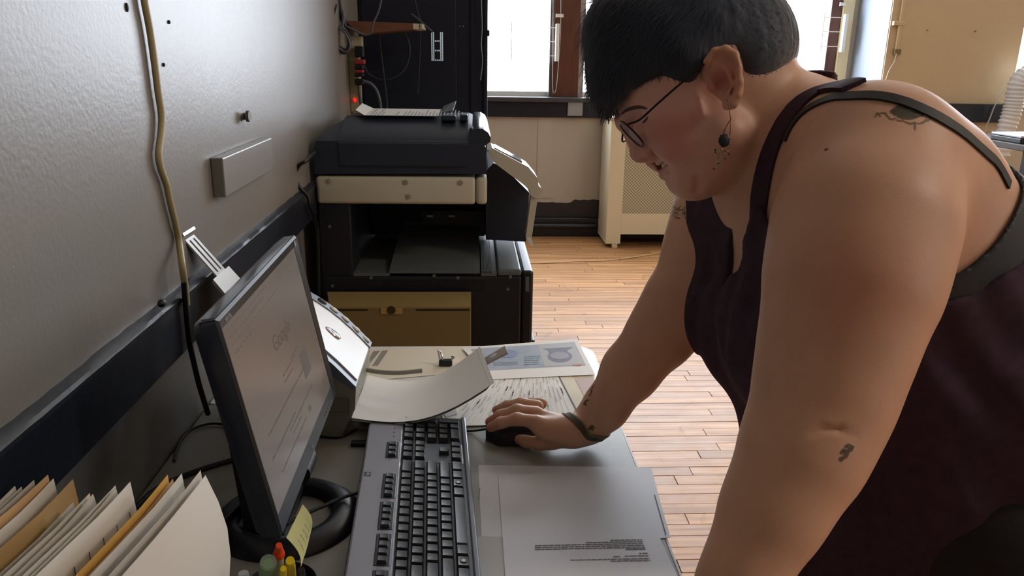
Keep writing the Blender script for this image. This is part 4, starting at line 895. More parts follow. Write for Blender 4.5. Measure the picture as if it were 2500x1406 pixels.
# ------------------------------------------------------------------ standing papers, bottom left
amber=mat('amber_folder',(216,170,84),.7); tan=mat('manila_folder',(192,160,108),.7); pap=mat('standing_paper',(218,212,200),.7); pap3=mat('standing_paper_light',(230,226,216),.7); pk=mat('peach_folder',(214,176,128),.7)
SDir=Vector((math.sin(math.radians(7.5)),math.cos(math.radians(7.5)),0))
stand=[ # px,py of far top corner, material, name, label
(508,1152,pap3,'paper_sheet','rightmost white sheet of the standing papers, with a curling edge','A'),
(489,1148,pap,'paper_sheet','white sheet just behind the rightmost standing sheet','A'),
(447,1176,pap,'paper_sheet','short white sheet inside the right bundle of standing papers','A'),
(443,1156,pap3,'paper_sheet','white sheet with a sharp peak in the right bundle','A'),
(421,1169,pk,'folder','peach folder beside the amber folder in the right bundle','A'),
(408,1159,amber,'folder','amber folder forming the back of the right bundle','A'),
(317,1176,pap3,'paper_sheet','white ruled sheet with tick marks, front of the middle bundle','B'),
(291,1182,pap,'paper_sheet','white sheet behind the tick-marked sheet','B'),
(281,1185,pap3,'paper_sheet','narrow white edge third in the middle bundle','B'),
(236,1197,pap,'paper_sheet','white sheet with a blunt tip in the middle bundle','B'),
(218,1204,pap3,'paper_sheet','white sheet second from the left in the middle bundle','B'),
(178,1226,pap,'paper_sheet','leftmost leaning sheet of the middle bundle','B'),
(177,1170,tan,'folder','manila folder at the front of the left bundle','C'),
(130,1168,pap3,'paper_sheet','pale sheet between manila folder and peach folder','C'),
(116,1159,pk,'folder','peach folder in the left bundle','C'),
(82,1172,pap,'paper_sheet','white sheet left of the peach folder','C'),
(52,1188,pap3,'paper_sheet','low white sheet near the left edge of the picture','C'),
(36,1186,pap,'paper_sheet','white sheet beside the leftmost folder','C'),
(4,1176,tan,'folder','manila folder cut by the left edge of the picture','C')]
grp={'A':'papers in the right standing bundle','B':'papers in the middle standing bundle','C':'papers in the left standing bundle'}
for i,(px,py,m,nm,lab,g) in enumerate(stand):
    Yy=.665+(.0 if g=='A' else (-.02 if g=='B' else .01)); P=Vector(oy(px,py,Yy)); LN=.262; hgt=P.z-DZ-.001; cur=.010*random.uniform(-.3,1); ph=random.uniform(0,6); lean=random.uniform(-.004,.004)
    bulge=.012 if i==0 else .003
    def fn(u,v,P=P,cur=cur,ph=ph,bulge=bulge,lean=lean,hgt=hgt,i=i):
        # u: far->near, v: top->bottom
        p=P-SDir*(LN*u)+V3(0,0,-hgt*v)+V3(-(lean*v)+cur*math.sin(math.pi*u)*.5,0,0)
        if u<.5: p+=V3(bulge*math.sin(math.pi*min(1,v*1.6))*(1-u*2),0,0)
        if i in (0,7,9) and v<.2 and u<.1: p+=SDir*(-.006*(1-v*5))
        if i!=0 and v<.01: p.z+= -.004*min(1,u*6)
        return p
    t=thing(nm,lab,'folder' if nm=='folder' else 'paper',(P.x,P.y,DZ),0,grp[g]); gridsheet('leaf',fn,10,8,.0006 if nm=='folder' else .0004,m,t)
    if i==6:
        mb=MB()
        for k in range(11):
            u=.04+k*.075; v=.10; a=Vector(fn(u,v)); b=Vector(fn(u+.004,v+.12)); off=V3(.0012,-.0004,0); mb.quad(a+off,a+off-SDir*.0012,b+off-SDir*.0012,b+off)
        mb.build('tick_marks',M['ink'],t)
# ------------------------------------------------------------------ document scanner
t=thing('document_scanner','white and grey document scanner behind the monitor with sloping cover','scanner',(-.3,1.31,DZ))
ws=mat('scanner_white',(232,232,228),.32); gs=mat('scanner_slate',(112,122,138),.35); gb=mat('scanner_body_grey',(156,154,142),.4)
Ya,Yb=1.205,1.405
def XZ(px,py,Y): p=oy(px,py,Y); return p[0],p[2]
xr,zr=XZ(868,940,Ya); xf,zf=XZ(776,742,Yb); xb_,_=XZ(835,1055,Ya+.01)
lx,lz=xf-xr,zf-zr; ll=math.hypot(lx,lz); dx,dz=lx/ll,lz/ll; nx_,nz_=-dz,dx
if nz_<0: nx_,nz_=-nx_,-nz_
print('scanner',xr,zr,xf,zf)
def cover(y0,y1,s0,s1,h0,h1,arc=.012,n=8):
    """slab along slope: s distance up the slope from the lower edge, bulged"""
    pts=[]
    for k in range(n+1):
        s=s0+(s1-s0)*k/n; b=arc*math.sin(math.pi*min(1,max(0,(s/.20)))); pts.append((xr+dx*s+nx_*(h1+b),zr+dz*s+nz_*(h1+b)))
    lo=[(xr+dx*s1+nx_*h0,zr+dz*s1+nz_*h0),(xr+dx*s0+nx_*h0,zr+dz*s0+nz_*h0)]
    mb=MB(); mb.prism([V3(x,y0,z) for x,z in pts+lo],(0,y1-y0,0)); return mb
SL=.20
cover(Ya+.022,Yb-.026,0,SL,-.03,0).build('cover',ws,t,smooth=True,angle=.5)
cover(Ya+.002,Ya+.0215,-.002,SL,-.012,-.003).build('near_trim',gs,t,smooth=True,angle=.5)
cover(Yb-.0255,Yb,-.002,SL+.01,-.035,.002).build('button_strip',gs,t,smooth=True,angle=.5)
for k in range(5):
    s=.012+k*.027; b=.012*math.sin(math.pi*s/.20); c_=V3(xr+dx*s+nx_*(.003+b),Yb-.012,zr+dz*s+nz_*(.003+b)); MB().sph((0,0,0),(.010,.006,.003),14,M=frame(c_,V3(dx,0,dz),V3(0,1,0),V3(nx_,0,nz_))).build('button',ws if k<4 else M['ink'],t,smooth=True)
lc=.075; b=.012*math.sin(math.pi*lc/.20); Lm_=frame(V3(xr+dx*lc+nx_*(b+.0005),(Ya+Yb)/2+.0,zr+dz*lc+nz_*(b+.0005)),V3(dx,0,dz),V3(0,1,0),V3(nx_,0,nz_))
MB().sph((0,0,0),(.017,.010,.003),20,M=Lm_).build('emblem',M['chrome'],t,smooth=True)
text_mesh('hp',.012,M['ink'],frame(Lm_.translation+V3(nx_,0,nz_)*.0032,V3(0,1,0),V3(-dx,0,-dz)*-1 if 0 else V3(dx,0,dz),V3(nx_,0,nz_)) if 0 else Lm_@Matrix.Translation((0,0,.0031)),'emblem_lettering',t,.00005)
# lower body
low=MB(); yl0,yl1=Ya+.003,Yb-.004
prof=[(xr+.001,zr-.002),(xr+.001-.003,zr-.03),(xb_,DZ+.0),(xb_-.17,DZ),(xf-.01,zf-.06),(xr+dx*SL+nx_*-.034,zr+dz*SL+nz_*-.034),(xr+nx_*-.034*0,zr-.002)]
prof=[(xr+.000,zr-.004),(xr-.003,zr-.045),(xb_,DZ),(xb_-.14,DZ),(xr+dx*SL+nx_*-.010,zr+dz*SL-.012)]
low.prism([V3(x,yl0,z) for x,z in prof],(0,yl1-yl0,0)); low.build('lower_body',gb,t)
MB().box((xr-.05,Ya+.0005,zr-.052),(xr-.012,Ya+.003,zr-.022),bev=.004).build('side_hatch',mat('hatch_grey',(140,138,126),.4),t)
# input support plates reaching up toward the wall
t1=V3(*oy(455,570,1.24)); t2=V3(*oy(540,665,1.28)); t3=V3(*oy(610,745,1.30))
def plate(mbx,c0_,c1_,w0,w1,th): 
    d=(c1_-c0_).normalized(); mbx.prism([c0_+V3(0,-w0/2,0),c0_+V3(0,w0/2,0),c1_+V3(0,w1/2,0),c1_+V3(0,-w1/2,0)],V3(-.4,0,-.9)*th); return mbx
met=mat('support_metal',(178,176,168),.35)
s0=V3(xr+dx*SL*.9,1.30,zr+dz*SL*.9); dirS=(t1-s0)
plate(MB(),t1.lerp(t2,.02),t1.lerp(t2,1.0),.040,.044,.003).build('support_extension',met,t)
plate(MB(),t2,t3,.085,.095,.006).build('support_plate',met,t)
plate(MB(),t3,s0,.095,.14,.006).build('support_root',gb,t)
MB().prism([t1+V3(-.002,-.026,.0),t1+V3(-.002,.026,.0),t1+V3(.004,.026,.006),t1+V3(.004,-.026,.006)],V3(.002,0,-.004)).build('extension_lip',M['chrome'],t)
for k in (-1,1): plate(MB(),t1.lerp(t2,.15)+V3(.0006,k*.0085,.0012),t1.lerp(t2,.95)+V3(.0006,k*.0085,.0012),.0022,.0022,.001).build('groove',M['ink'],t)
plate(MB(),t2.lerp(t3,.45)+V3(.001,-.008,.0015),t2.lerp(t3,.75)+V3(.001,-.008,.0015),.009,.009,.001).build('slot',M['wirebl'],t)
# output tray and guide
xo=xr+.004; zo=DZ+.012
MB().box((xo-.04,Ya+.02,DZ),(xo+.11,Yb-.01,DZ+.008),bev=.002).build('output_tray',gb,t)
gx=[Vector(oz(x,y,DZ+.06)) for x,y in ((888,901),(925,908),(975,910),(1030,905))]
g=MB(); g.tube(smooth_path([p for p in gx],5),.0045,8).build('output_guide',gb,t,smooth=True,angle=1)
g0,g1=V3(*od(1150,898,1.44)),V3(*od(1233,851,1.44))
ex=MB(); wv=V3(0,.05,.02)
e=[V3(*od(1183,873,1.45)),V3(*od(1232,844,1.45)),V3(*od(1239,860,1.43)),V3(*od(1192,884,1.43))]
ex.prism(e,V3(.002,0,-.003)); ex.build('tray_extension',met,t)
MB().prism([V3(*od(1130,915,1.45)),e[0],e[3],V3(*od(1140,925,1.43))],V3(.002,0,-.003)).build('extension_arm',met,t)
cen=(e[0]+e[1]+e[2]+e[3])/4; MB().sph((0,0,0),(.008,.006,.001),14,M=frame(cen+(e[0]-e[1])*.15+V3(0,-.001,.001),(e[1]-e[0]).normalized(),(e[2]-e[1]).normalized(),(e[1]-e[0]).cross(e[2]-e[1]).normalized())).build('finger_hole',mat('hole_light',(215,225,240),.5),t)
# curled sheets
c00=Vector(oy(898,915,1.425)); c01=Vector(oy(858,1020,1.20)); c10=Vector(oy(1172,838,1.425)); c11=Vector(oy(1207,926,1.20))
for k,(dz_,lab) in enumerate(((0,'upper curled white sheet resting in the scanner output tray'),(-.004,'lower curled white sheet just under the top one in the scanner tray'))):
    def fn(u,v,k=k,dz_=dz_):
        a=c00.lerp(c10,u); b=c01.lerp(c11,u); p=a.lerp(b,v); sag=-.042*math.sin(math.pi*u*.95)**1.0*(1-.12*v)
        return p+V3(-.006*k if u>.95 else 0,0,sag+dz_)
    t=thing('curled_sheet',lab,'paper',tuple(c01.lerp(c11,.5)),0,None); gridsheet('sheet',fn,18,6,.0003,M['paper'],t)
print('curl',fn(0,0),fn(.5,1),fn(1,1),fn(.5,0))
print('desk',time.time()-T0)
# ------------------------------------------------------------------ implicit-surface modelling for the figure
f8=np.float32
def sm_min(a,b,k):
    if k<=0: return np.minimum(a,b)
    h=np.maximum(k-np.abs(a-b),0)/k; return np.minimum(a,b)-h*h*k*.25
def rc_d(P,p):
    a,b,r1,r2=p; ba=b-a; L2=float(ba@ba); 
    if L2<1e-12: return np.linalg.norm(P-a,axis=1)-r1
    l=math.sqrt(L2); rr=r1-r2; pa=P-a; y=pa@ba/L2
    q=pa-ba*y[:,None]; x=np.sqrt(np.einsum('ij,ij->i',q,q))
    # cone-ish: shift parameter so the surface is tangent
    s=rr/l; s=max(-.95,min(.95,s)); c=math.sqrt(1-s*s)
    yy=np.clip(y-x*f8(s/c/l),0,1)
    q=pa-ba*yy[:,None]; return np.sqrt(np.einsum('ij,ij->i',q,q))-(r1+(r2-r1)*yy)
def el_d(P,p):
    c,R,rad=p; q=(P-c)@R.T; q=q/rad; k0=np.sqrt(np.einsum('ij,ij->i',q,q)); q=q/rad; k1=np.sqrt(np.einsum('ij,ij->i',q,q))
    return np.where(k1>1e-9,k0*(k0-1)/np.maximum(k1,1e-9),-rad.min())
def RC(a,b,r1,r2=None): return (rc_d,(np.array(a,f8),np.array(b,f8),float(r1),float(r1 if r2 is None else r2)))
def EL(c,rad,R=None): return (el_d,(np.array(c,f8),np.eye(3,dtype=f8) if R is None else np.array(R,f8),np.array(rad,f8)))
class Field:
    def __init__(s): s.ops=[]
    def add(s,prim,k=.02): s.ops.append(('u',prim,k)); return s
    def sub(s,prim,k=.005): s.ops.append(('s',prim,k)); return s
    def isect(s,prim,k=.002): s.ops.append(('i',prim,k)); return s
    def fn(s,f): s.ops.append(('f',f,0)); return s
    def chain(s,pts,k=.02):
        for (a,r1),(b,r2) in zip(pts,pts[1:]): s.add(RC(a,b,r1,r2),k)
        return s
    def ev(s,P,ops=None):
        P=np.asarray(P,f8); d=np.full(len(P),1e3,f8)
        for op,pr,k in (s.ops if ops is None else ops):
            if op=='f': d=pr(P,d); continue
            v=pr[0](P,pr[1])
            if op=='u': d=sm_min(d,v,k)
            elif op=='s': d=-sm_min(-d,v,k)
            else: d=-sm_min(-d,-v,k)
        return d
    def prep(s):
        m=0; s.suf=[]
        for o in reversed(s.ops):
            if o[0]=='u': m=max(m,o[2])
            s.suf.append(max(m,o[2]))
        s.suf=s.suf[::-1]
    def cull(s,c,R):
        out=[]; c=c[None,:]
        for o,kk in zip(s.ops,s.suf):
            if o[0] in 'us':
                v=o[1][0](c,o[1][1])[0]
                if v>R*(1.15 if o[1][0] is rc_d else 1.6)+kk*1.9+.008: continue
            out.append(o)
        return out
def net(field,lo,hi,h,keep=None,N=14):
    """surface nets on sparse blocks -> verts, quads"""
    lo=np.array(lo,float); n=np.ceil((np.array(hi)-lo)/h).astype(int)+1; nb=(n+N-1)//N; G=nb*N+2
    idx=np.stack(np.meshgrid(*[np.arange(k) for k in nb],indexing='ij'),-1).reshape(-1,3)
    field.prep(); cen=lo+(idx*N+N/2)*h; R=h*N*math.sqrt(3)/2+h*2
    d=field.ev(cen); act=idx[np.abs(d)<R*1.6+.01]
    ids=[];pos=[];edges=[[],[],[]]
    ax=np.arange(N+1); g=np.stack(np.meshgrid(ax,ax,ax,indexing='ij'),-1)
    ax2=np.arange(N+1)
    for b in act:
        base=b*N; P=lo+(g+base).reshape(-1,3)*h; c=lo+(base+N/2)*h
        ops=field.cull(c,R)
        if not any(o[0]=='u' for o in ops): continue
        v=field.ev(P,ops).reshape(N+1,N+1,N+1)
        if v.min()>0 or v.max()<0: continue
        s=v<0
        # cells
        cs=np.zeros((N,N,N),int)
        for i in (0,1):
            for j in (0,1):
                for k in (0,1): cs+=s[i:N+i,j:N+j,k:N+k]
        cell=np.argwhere((cs>0)&(cs<8))
        if len(cell)==0: continue
        acc=np.zeros((len(cell),3)); cnt=np.zeros(len(cell))
        x,y,z=cell.T
        for a,bb in (((0,0,0),(1,0,0)),((0,1,0),(1,1,0)),((0,0,1),(1,0,1)),((0,1,1),(1,1,1)),((0,0,0),(0,1,0)),((1,0,0),(1,1,0)),((0,0,1),(0,1,1)),((1,0,1),(1,1,1)),((0,0,0),(0,0,1)),((1,0,0),(1,0,1)),((0,1,0),(0,1,1)),((1,1,0),(1,1,1))):
            va=v[x+a[0],y+a[1],z+a[2]]; vb=v[x+bb[0],y+bb[1],z+bb[2]]; m=(va<0)!=(vb<0); t=np.where(m,va/(np.where(m,va-vb,1)),0)
            acc+=np.where(m[:,None],np.array(a)+(np.array(bb)-np.array(a))*t[:,None],0); cnt+=m
        gp=(cell+base); ids.append((gp[:,0]*G[1]+gp[:,1])*G[2]+gp[:,2]); pos.append(lo+(gp+acc/cnt[:,None])*h)
        for A_ in range(3):
            sl=[slice(0,N)]*3; sh=list(sl); sh[A_]=slice(1,N+1)
            m=s[tuple(sl)]!=s[tuple(sh)]; e=np.argwhere(m)
            if len(e): 
                edges[A_].append(np.column_stack([e+base,s[tuple(sl)][m]]))
    ids=np.concatenate(ids); pos=np.concatenate(pos); o=np.argsort(ids); ids=ids[o]; pos=pos[o]
    quads=[]
    for A_ in range(3):
        e=np.concatenate(edges[A_]); u_,v_=[(1,2),(2,0),(0,1)][A_]; q=[]
        for du,dv in ((-1,-1),(0,-1),(0,0),(-1,0)):
            c=e[:,:3].copy(); c[:,u_]+=du; c[:,v_]+=dv; q.append((c[:,0]*G[1]+c[:,1])*G[2]+c[:,2])
        q=np.stack(q,1); j=np.clip(np.searchsorted(ids,q),0,len(ids)-1); ok=(ids[j]==q).all(1); j=j[ok]; fl=e[ok,3]==0
        j[fl]=j[fl][:,::-1]; quads.append(j)
    Q=np.concatenate(quads)
    if keep is not None:
        m=keep(pos[Q].mean(1)); Q=Q[m]
    used=np.unique(Q); rm=np.full(len(pos),-1); rm[used]=np.arange(len(used)); return pos[used],rm[Q]
def npmesh(name,V,Q,m,parent,smooth=True,colors=None):
    me=bpy.data.meshes.new(name); me.vertices.add(len(V)); me.vertices.foreach_set('co',np.asarray(V,dtype=np.float32).ravel())
    me.loops.add(Q.size); me.loops.foreach_set('vertex_index',Q.ravel().astype(np.int32)); me.polygons.add(len(Q)); me.polygons.foreach_set('loop_start',(np.arange(len(Q))*Q.shape[1]).astype(np.int32))
    me.update(calc_edges=True); me.validate(); me.polygons.foreach_set('use_smooth',[True]*len(me.polygons))
    if m: me.materials.append(m)
    if colors is not None:
        ca=me.color_attributes.new('tint','FLOAT_COLOR','POINT'); ca.data.foreach_set('color',np.column_stack([colors,np.ones(len(colors))]).astype(np.float32).ravel())
    return link(name,me,parent)
# ------------------------------------------------------------------ landmarks
HT=.97
def H(px,py,l=0): return od(px,py,HT-l)
PHI=math.radians(32); hf=-math.cos(PHI)*RT-math.sin(PHI)*UP; hu=-math.sin(PHI)*RT+math.cos(PHI)*UP; hl=-FW
HR=np.array([hf,hu,hl])
def HE(px,py,l,rf,ru,rl): return EL(H(px,py,l),(rf,ru,rl),HR)
def both(field,fnc,k): 
    for s in (1,-1): field.add(fnc(s),k)
# mirrored lateral point: same head-frame f,u at opposite l
C0=H(1680,200,0)
def mir(p,s):
    if s==1: return np.array(p)
    q=np.array(p)-C0; return C0+q-hl*(2*(q@hl))
def surf(fld,px,py,t0=.6,t1=1.5):
    d=od(px,py,1.)-CAM; t=t0
    for _ in range(80):
        v=float(fld.ev((CAM+d*t)[None,:])[0])
        if v<.0003: break
        t+=v*.7
    return CAM+d*t
SL_=od(2125,385,.85); SR_=od(1775,520,1.19)
face=Field()
# skull, face mass, jaw
face.add(HE(1684,150,0,.106,.098,.076),.03)
face.add(HE(1775,125,0,.075,.082,.066),.03)
face.add(HE(1684,292,0,.052,.072,.060),.03)
face.add(HE(1612,258,0,.040,.045,.052),.03)
face.add(HE(1683,430,0,.022,.022,.026),.02)
for s in (1,-1):
    face.add(RC(mir(H(1700,418,.012),s),mir(H(1768,330,.050),s),.025,.025),.022)
    face.add(EL(mir(H(1656,333,.036),s),(.034,.034,.026),HR),.02)      # cheek
    face.add(RC(mir(H(1532,292,.008),s),mir(H(1562,262,.036),s),.0115,.010),.014)  # brow ridge
    face.add(RC(mir(H(1590,300,.052),s),mir(H(1680,270,.066),s),.012,.010),.02)   # cheek bone
face.add(HE(1745,385,0,.052,.031,.050),.03)                            # under-chin
face.add(HE(1670,390,0,.0265,.026,.031),.010)                          # muzzle
# eye hollows and lids
for s in (1,-1):
    face.sub(EL(mir(H(1548,312,.033),s),(.012,.012,.017),HR),.014)
    face.add(EL(mir(H(1571,306,.031),s),(.0125,.0115,.0135),HR),.004)
# nose
face.chain([(H(1540,300),.0075),(H(1549,335),.0088),(H(1560,372),.0102)],.010)
face.add(HE(1562,375,0,.0105,.0108,.0118),.006)
for s in (1,-1):
    face.add(EL(mir(H(1581,367,.0125),s),(.0085,.0080,.0070),HR),.006)
    face.sub(EL(mir(H(1577,381,.0065),s),(.0050,.0030,.0028),HR),.002)
face.add(RC(H(1574,383),H(1592,384),.0055,.0065),.006)
# mouth: cavity then lips
face.sub(RC(H(1610,408,0),H(1624,402,0),.0085,.0080),.002)
for s in (1,-1): face.sub(RC(mir(H(1614,407,.002),s),mir(H(1636,391,.029),s),.0085,.0042),.002)
for s in (1,-1):
    face.chain([(H(1611,388,0),.0054),(mir(H(1618,384,.013),s),.0050),(mir(H(1640,378,.029),s),.0030)],.003)
    face.chain([(H(1624,426,0),.0066),(mir(H(1630,416,.013),s),.0060),(mir(H(1648,389,.029),s),.0032)],.003)
    face.sub(RC(mir(H(1603,372,.020),s),mir(H(1652,380,.036),s),.0028,.0030),.010)   # smile fold
cr=[surf(face,*q) for q in ((1702,468),(1706,452),(1702,436))]
for a_,b_ in zip(cr,cr[1:]): face.sub(RC(a_,b_,.0022),.009)
# ears
for s in (1,-1):
    e=lambda a,b,l: mir(H(a,b,l),s)
    face.add(EL(e(1766,192,.0845),(.019,.031,.0042),np.array([hf*.91-hl*s*.41,hu,hl*s*.91+hf*.41])),.006)
    face.add(EL(e(1765,160,.0855),(.019,.020,.0042),np.array([hf*.91-hl*s*.41,hu,hl*s*.91+hf*.41])),.005)
    hel=[((1722,186,0.0780),.0032),((1727,150,0.0865),.0040),((1745,126,0.0915),.0044),((1772,120,0.0945),.0046),((1794,134,0.0965),.0046),((1801,165,0.0975),.0046),((1805,200,0.0955),.0046),((1800,232,0.0915),.0048),((1788,252,0.0865),.0062),((1776,256,0.0800),.0062)]
    face.chain([(e(*p),r) for p,r in hel],.003)
    face.chain([(e(1752,152,.089),.0028),(e(1774,168,.0925),.0032),(e(1782,205,.093),.0032),(e(1772,234,.088),.003)],.004)
    face.sub(EL(e(1756,198,.0925),(.0095,.0150,.0110),HR),.003)
    face.sub(RC(e(1752,138,.0955),e(1786,158,.0995),.0055,.0055),.004)
    face.add(EL(e(1738,214,.080),(.0045,.006,.005),HR),.004)
# neck
neck0=od(1795,252,.985); neck1=od(1940,400,1.01)
body=Field()
body.add(RC(neck0,neck1,.067,.084),.03)
body.add(RC(od(1775,340,.975),od(1880,430,1.0),.050,.066),.03)
# shoulders and traps
body.add(RC(od(1960,350,1.0),SL_,.078,.070),.05)
body.add(RC(od(1930,400,1.03),SR_,.080,.075),.05)
torso=Field()
def W(x,y,z): return np.array((x,y,z))
torso.add(RC(W(.47,.90,1.15),W(.468,1.085,1.10),.125,.112),0)
torso.add(EL(W(.56,.99,1.14),(.17,.20,.13)),.05)
torso.add(EL(W(.440,.925,1.025),(.100,.10,.095)),.05)
torso.add(EL(W(.430,1.080,1.005),(.100,.10,.095)),.05)
torso.add(EL(W(.60,1.0,.98),(.21,.215,.20)),.08)
torso.add(EL(W(.70,1.0,.92),(.21,.225,.20)),.08)
torso.add(EL(W(.640,.995,.79),(.225,.215,.24)),.06)
body.ops+= [(o,p,(.06 if k==0 else k)) for o,p,k in torso.ops]
# left arm (near)
AL=[(od(2140,415,.855),.090),(od(2105,560,.80),.083),(od(2076,700,.78),.076),(od(2030,880,.77),.064),(od(1998,1010,.765),.055),(od(1950,1120,.755),.050),(od(1880,1260,.745),.041)]
WL=od(1808,1410,.735); AL.append((WL,.031)); WL2=np.array([.205,.625,.775]); AL.append((WL2,.027))
armL=Field(); armL.chain(AL,.03)
armL.add(EL(od(2262,462,.90),(.076,.07,.076)),.06)
cr=[surf(armL,*q) for q in ((1985,1054),(2015,1046),(2050,1050),(2085,1066))]
for a_,b_ in zip(cr,cr[1:]): armL.sub(RC(a_,b_,.0010),.005)
body.ops+=[(o,p,max(k,.035) if o=='u' else k) for o,p,k in armL.ops]
# right arm (far)
AR=[(od(1778,530,1.18),.078),(od(1728,605,1.19),.060),(od(1655,745,1.215),.051),(od(1612,818,1.235),.0485),(od(1540,905,1.26),.042),(od(1478,995,1.28),.032),(od(1436,1040,1.29),.0265)]
armR=Field(); armR.chain(AR,.03); body.ops+=armR.ops and [(o,p,max(k,.03)) for o,p,k in armR.ops]
bops=list(body.ops); body.ops+=face.ops
# right hand on the mouse
def Z(px,py,z): return oz(px,py,z)
wR=AR[-1][0]
hand=[]
hand.append((EL((Z(1352,1048,.7825)),(.050,.036,.0155)),.018))
body.add(RC(wR,Z(1400,1052,.782),.026,.0215),.02); body.add(RC(Z(1400,1045,.782),Z(1310,1012,.797),.017,.0105),.014)
body.add(RC(Z(1400,1052,.780),Z(1310,1036,.793),.019,.0125),.014); body.add(RC(Z(1398,1062,.775),Z(1330,1052,.785),.019,.014),.014)
body.add(RC(Z(1410,1062,.766),Z(1345,1076,.759),.018,.0135),.014)
# fingers: index, middle, ring, little (knuckle bent), thumb
def finger(pts,k=.006): body.chain(pts,k)
finger([(Z(1308,1030,.797),.0112),(Z(1262,1023,.802),.0098),(Z(1222,1032,.795),.0086),(Z(1199,1043,.784),.0078)])
finger([(Z(1308,1008,.799),.0112),(Z(1262,1002,.806),.0100),(Z(1222,1014,.797),.0088),(Z(1196,1030,.785),.0080)])
finger([(Z(1312,992,.792),.0108),(Z(1272,985,.794),.0096),(Z(1238,990,.782),.0085),(Z(1212,1001,.767),.0078)])
finger([(Z(1322,985,.781),.0100),(Z(1296,984,.775),.0086),(Z(1272,990,.763),.0076),(Z(1256,998,.752),.0070)])
finger([(Z(1352,1078,.760),.0125),(Z(1318,1082,.756),.0110),(Z(1284,1078,.754),.0095),(Z(1264,1070,.753),.0085)])
# left hand resting on the desk, below the picture
PLc=np.array([.15,.600,.760]); body.add(RC(WL2,PLc,.026,.020),.02)
body.add(EL(PLc+np.array([.0,0,0]),(.040,.036,.015)),.015)
for i,(dy,dx,l) in enumerate(((-.030,-.060,.9),(-.010,-.072,1.),(.010,-.070,1.),(.028,-.058,.85))):
    a=PLc+np.array([-.028,dy*.9,.006]); b=PLc+np.array([-.028+dx*.5,dy*1.15,.006]); c=PLc+np.array([-.028+dx,dy*1.3,-.010]); finger([(a,.0105),(b,.0092),(c,.0078)])
finger([(PLc+np.array([.02,.028,-.002]),.012),(PLc+np.array([-.008,.055,-.006]),.0105),(PLc+np.array([-.030,.066,-.009]),.0088)])
# legs down to the floor (inside the trousers)
for yy in (.88,1.12): body.chain([(W(.68,yy,.80),.13),(W(.69,yy,.48),.085),(W(.72,yy,.12),.055),(W(.72,yy,.07),.045)],.04)
t=thing('person','person in dark purple tank top and glasses leaning over the desk, hand on mouse','person',(.70,1.0,0)); PER=t
# ------------------------------------------------------------------ skin colours
BASE=np.array([.66,.385,.255])
paint=[(H(1620,330,.03),.13,np.array(lin((236,184,178))[:3]),.8)]  # centre, radius, colour, strength; face tint also painted brighter where light is weak
def pt(c,r,col,s=1): paint.append((np.array(c),r,np.array(lin(col)[:3]),s))
pt(H(1640,335,.06),.05,(212,132,126),.55); pt(H(1562,376,0),.017,(212,128,120),.5); pt(H(1764,190,.09),.045,(190,100,90),.5)
pt(H(1688,440,0),.03,(190,112,104),.5); pt(H(1610,390,0),.012,(170,84,80),.6)
for q in ((1622,421,0),(1628,411,.012),(1640,396,.02)): pt(H(*q),.010,(176,84,86),.8)
for q in ((1609,389,0),(1618,385,.012),(1632,382,.02)): pt(H(*q),.007,(180,92,92),.7)
for q in ((1199,1043,.784),(1196,1030,.785),(1212,1001,.767)): pt(Z(*q),.025,(170,80,72),.6)
pt(od(2080,700,.70),.09,(190,110,92),.35)
pt(H(1755,200,.086),.016,(150,74,68),.7); pt(H(1715,165,.075),.02,(80,60,60),.6)  # ear hollow: redness, with its shade painted in darker
def skincol(V):
    C=np.repeat(BASE[None,:],len(V),0)
    for c,r,col,s in paint:
        d=np.linalg.norm(V-c,axis=1); w=np.clip(1-d/r,0,1); w=w*w*(3-2*w)*s; C=C*(1-w[:,None])+col*w[:,None]
    return C
hb=(H(1680,240,0)-.20,H(1680,240,0)+.20)
def hd(P): # distance mask for fine head region: sphere around head
    return (np.linalg.norm(P-H(1665,230,0),axis=1)<.185)
HC=Z(1310,1035,.78)
def hm(P): return np.linalg.norm(P-HC,axis=1)<.105
V1,Q1=net(body,H(1665,230)-.193,H(1665,230)+.193,.0019,keep=lambda c:np.linalg.norm(c-H(1665,230,0),axis=1)<.1895)
V2,Q2=net(body,HC-.113,HC+.113,.0018,keep=lambda c:np.linalg.norm(c-HC,axis=1)<.1095)
V3_,Q3=net(body,(.0,.5,.0),(1.05,1.38,1.5),.0048,keep=lambda c:(~hd(c))&(~hm(c)))
VV=np.concatenate([V1,V2,V3_]); QQ=np.concatenate([Q1,Q2+len(V1),Q3+len(V1)+len(V2)])
print('body',len(VV),len(QQ),time.time()-T0)
skin=mat('skin',(200,150,120),.48,spec=.4,bump=.00010,bscale=420,var=.07,vscale=14,attr='tint',sub=.12)
npmesh('body',VV,QQ,skin,PER,colors=skincol(VV))
# ------------------------------------------------------------------ clothing
tank=Field(); tank.ops=list(bops); treg=Field(); treg.ops=list(torso.ops)
treg.add(RC(od(1970,360,1.0),od(2080,380,.88),.078,.078),.05).add(RC(od(1950,400,1.03),od(1800,500,1.17),.080,.080),.05)
treg.add(EL(od(2262,462,.90),(.076,.07,.076)),.06)
def folds(P,d):
    x,y,z=P.T
    w=np.clip((1.16-z)/.25,0,1)
    a=np.sin((x*34+z*26)+3*np.sin(y*7+z*4))*.0045*w+np.sin(y*52+z*10+2*np.sin(z*12))*.0035*w+np.sin(x*80+z*70+y*20+2*np.sin(x*14))*.0016
    fr=np.clip((.46-x)/.1,0,1)*np.clip((z-.9)/.1,0,1)
    a=a+np.sin(y*120+z*14)*.0022*fr
    return d-.009-.005*w+a
tank.fn(folds)
tank.fn(lambda P,d:np.maximum(d,treg.ev(P)-.015))
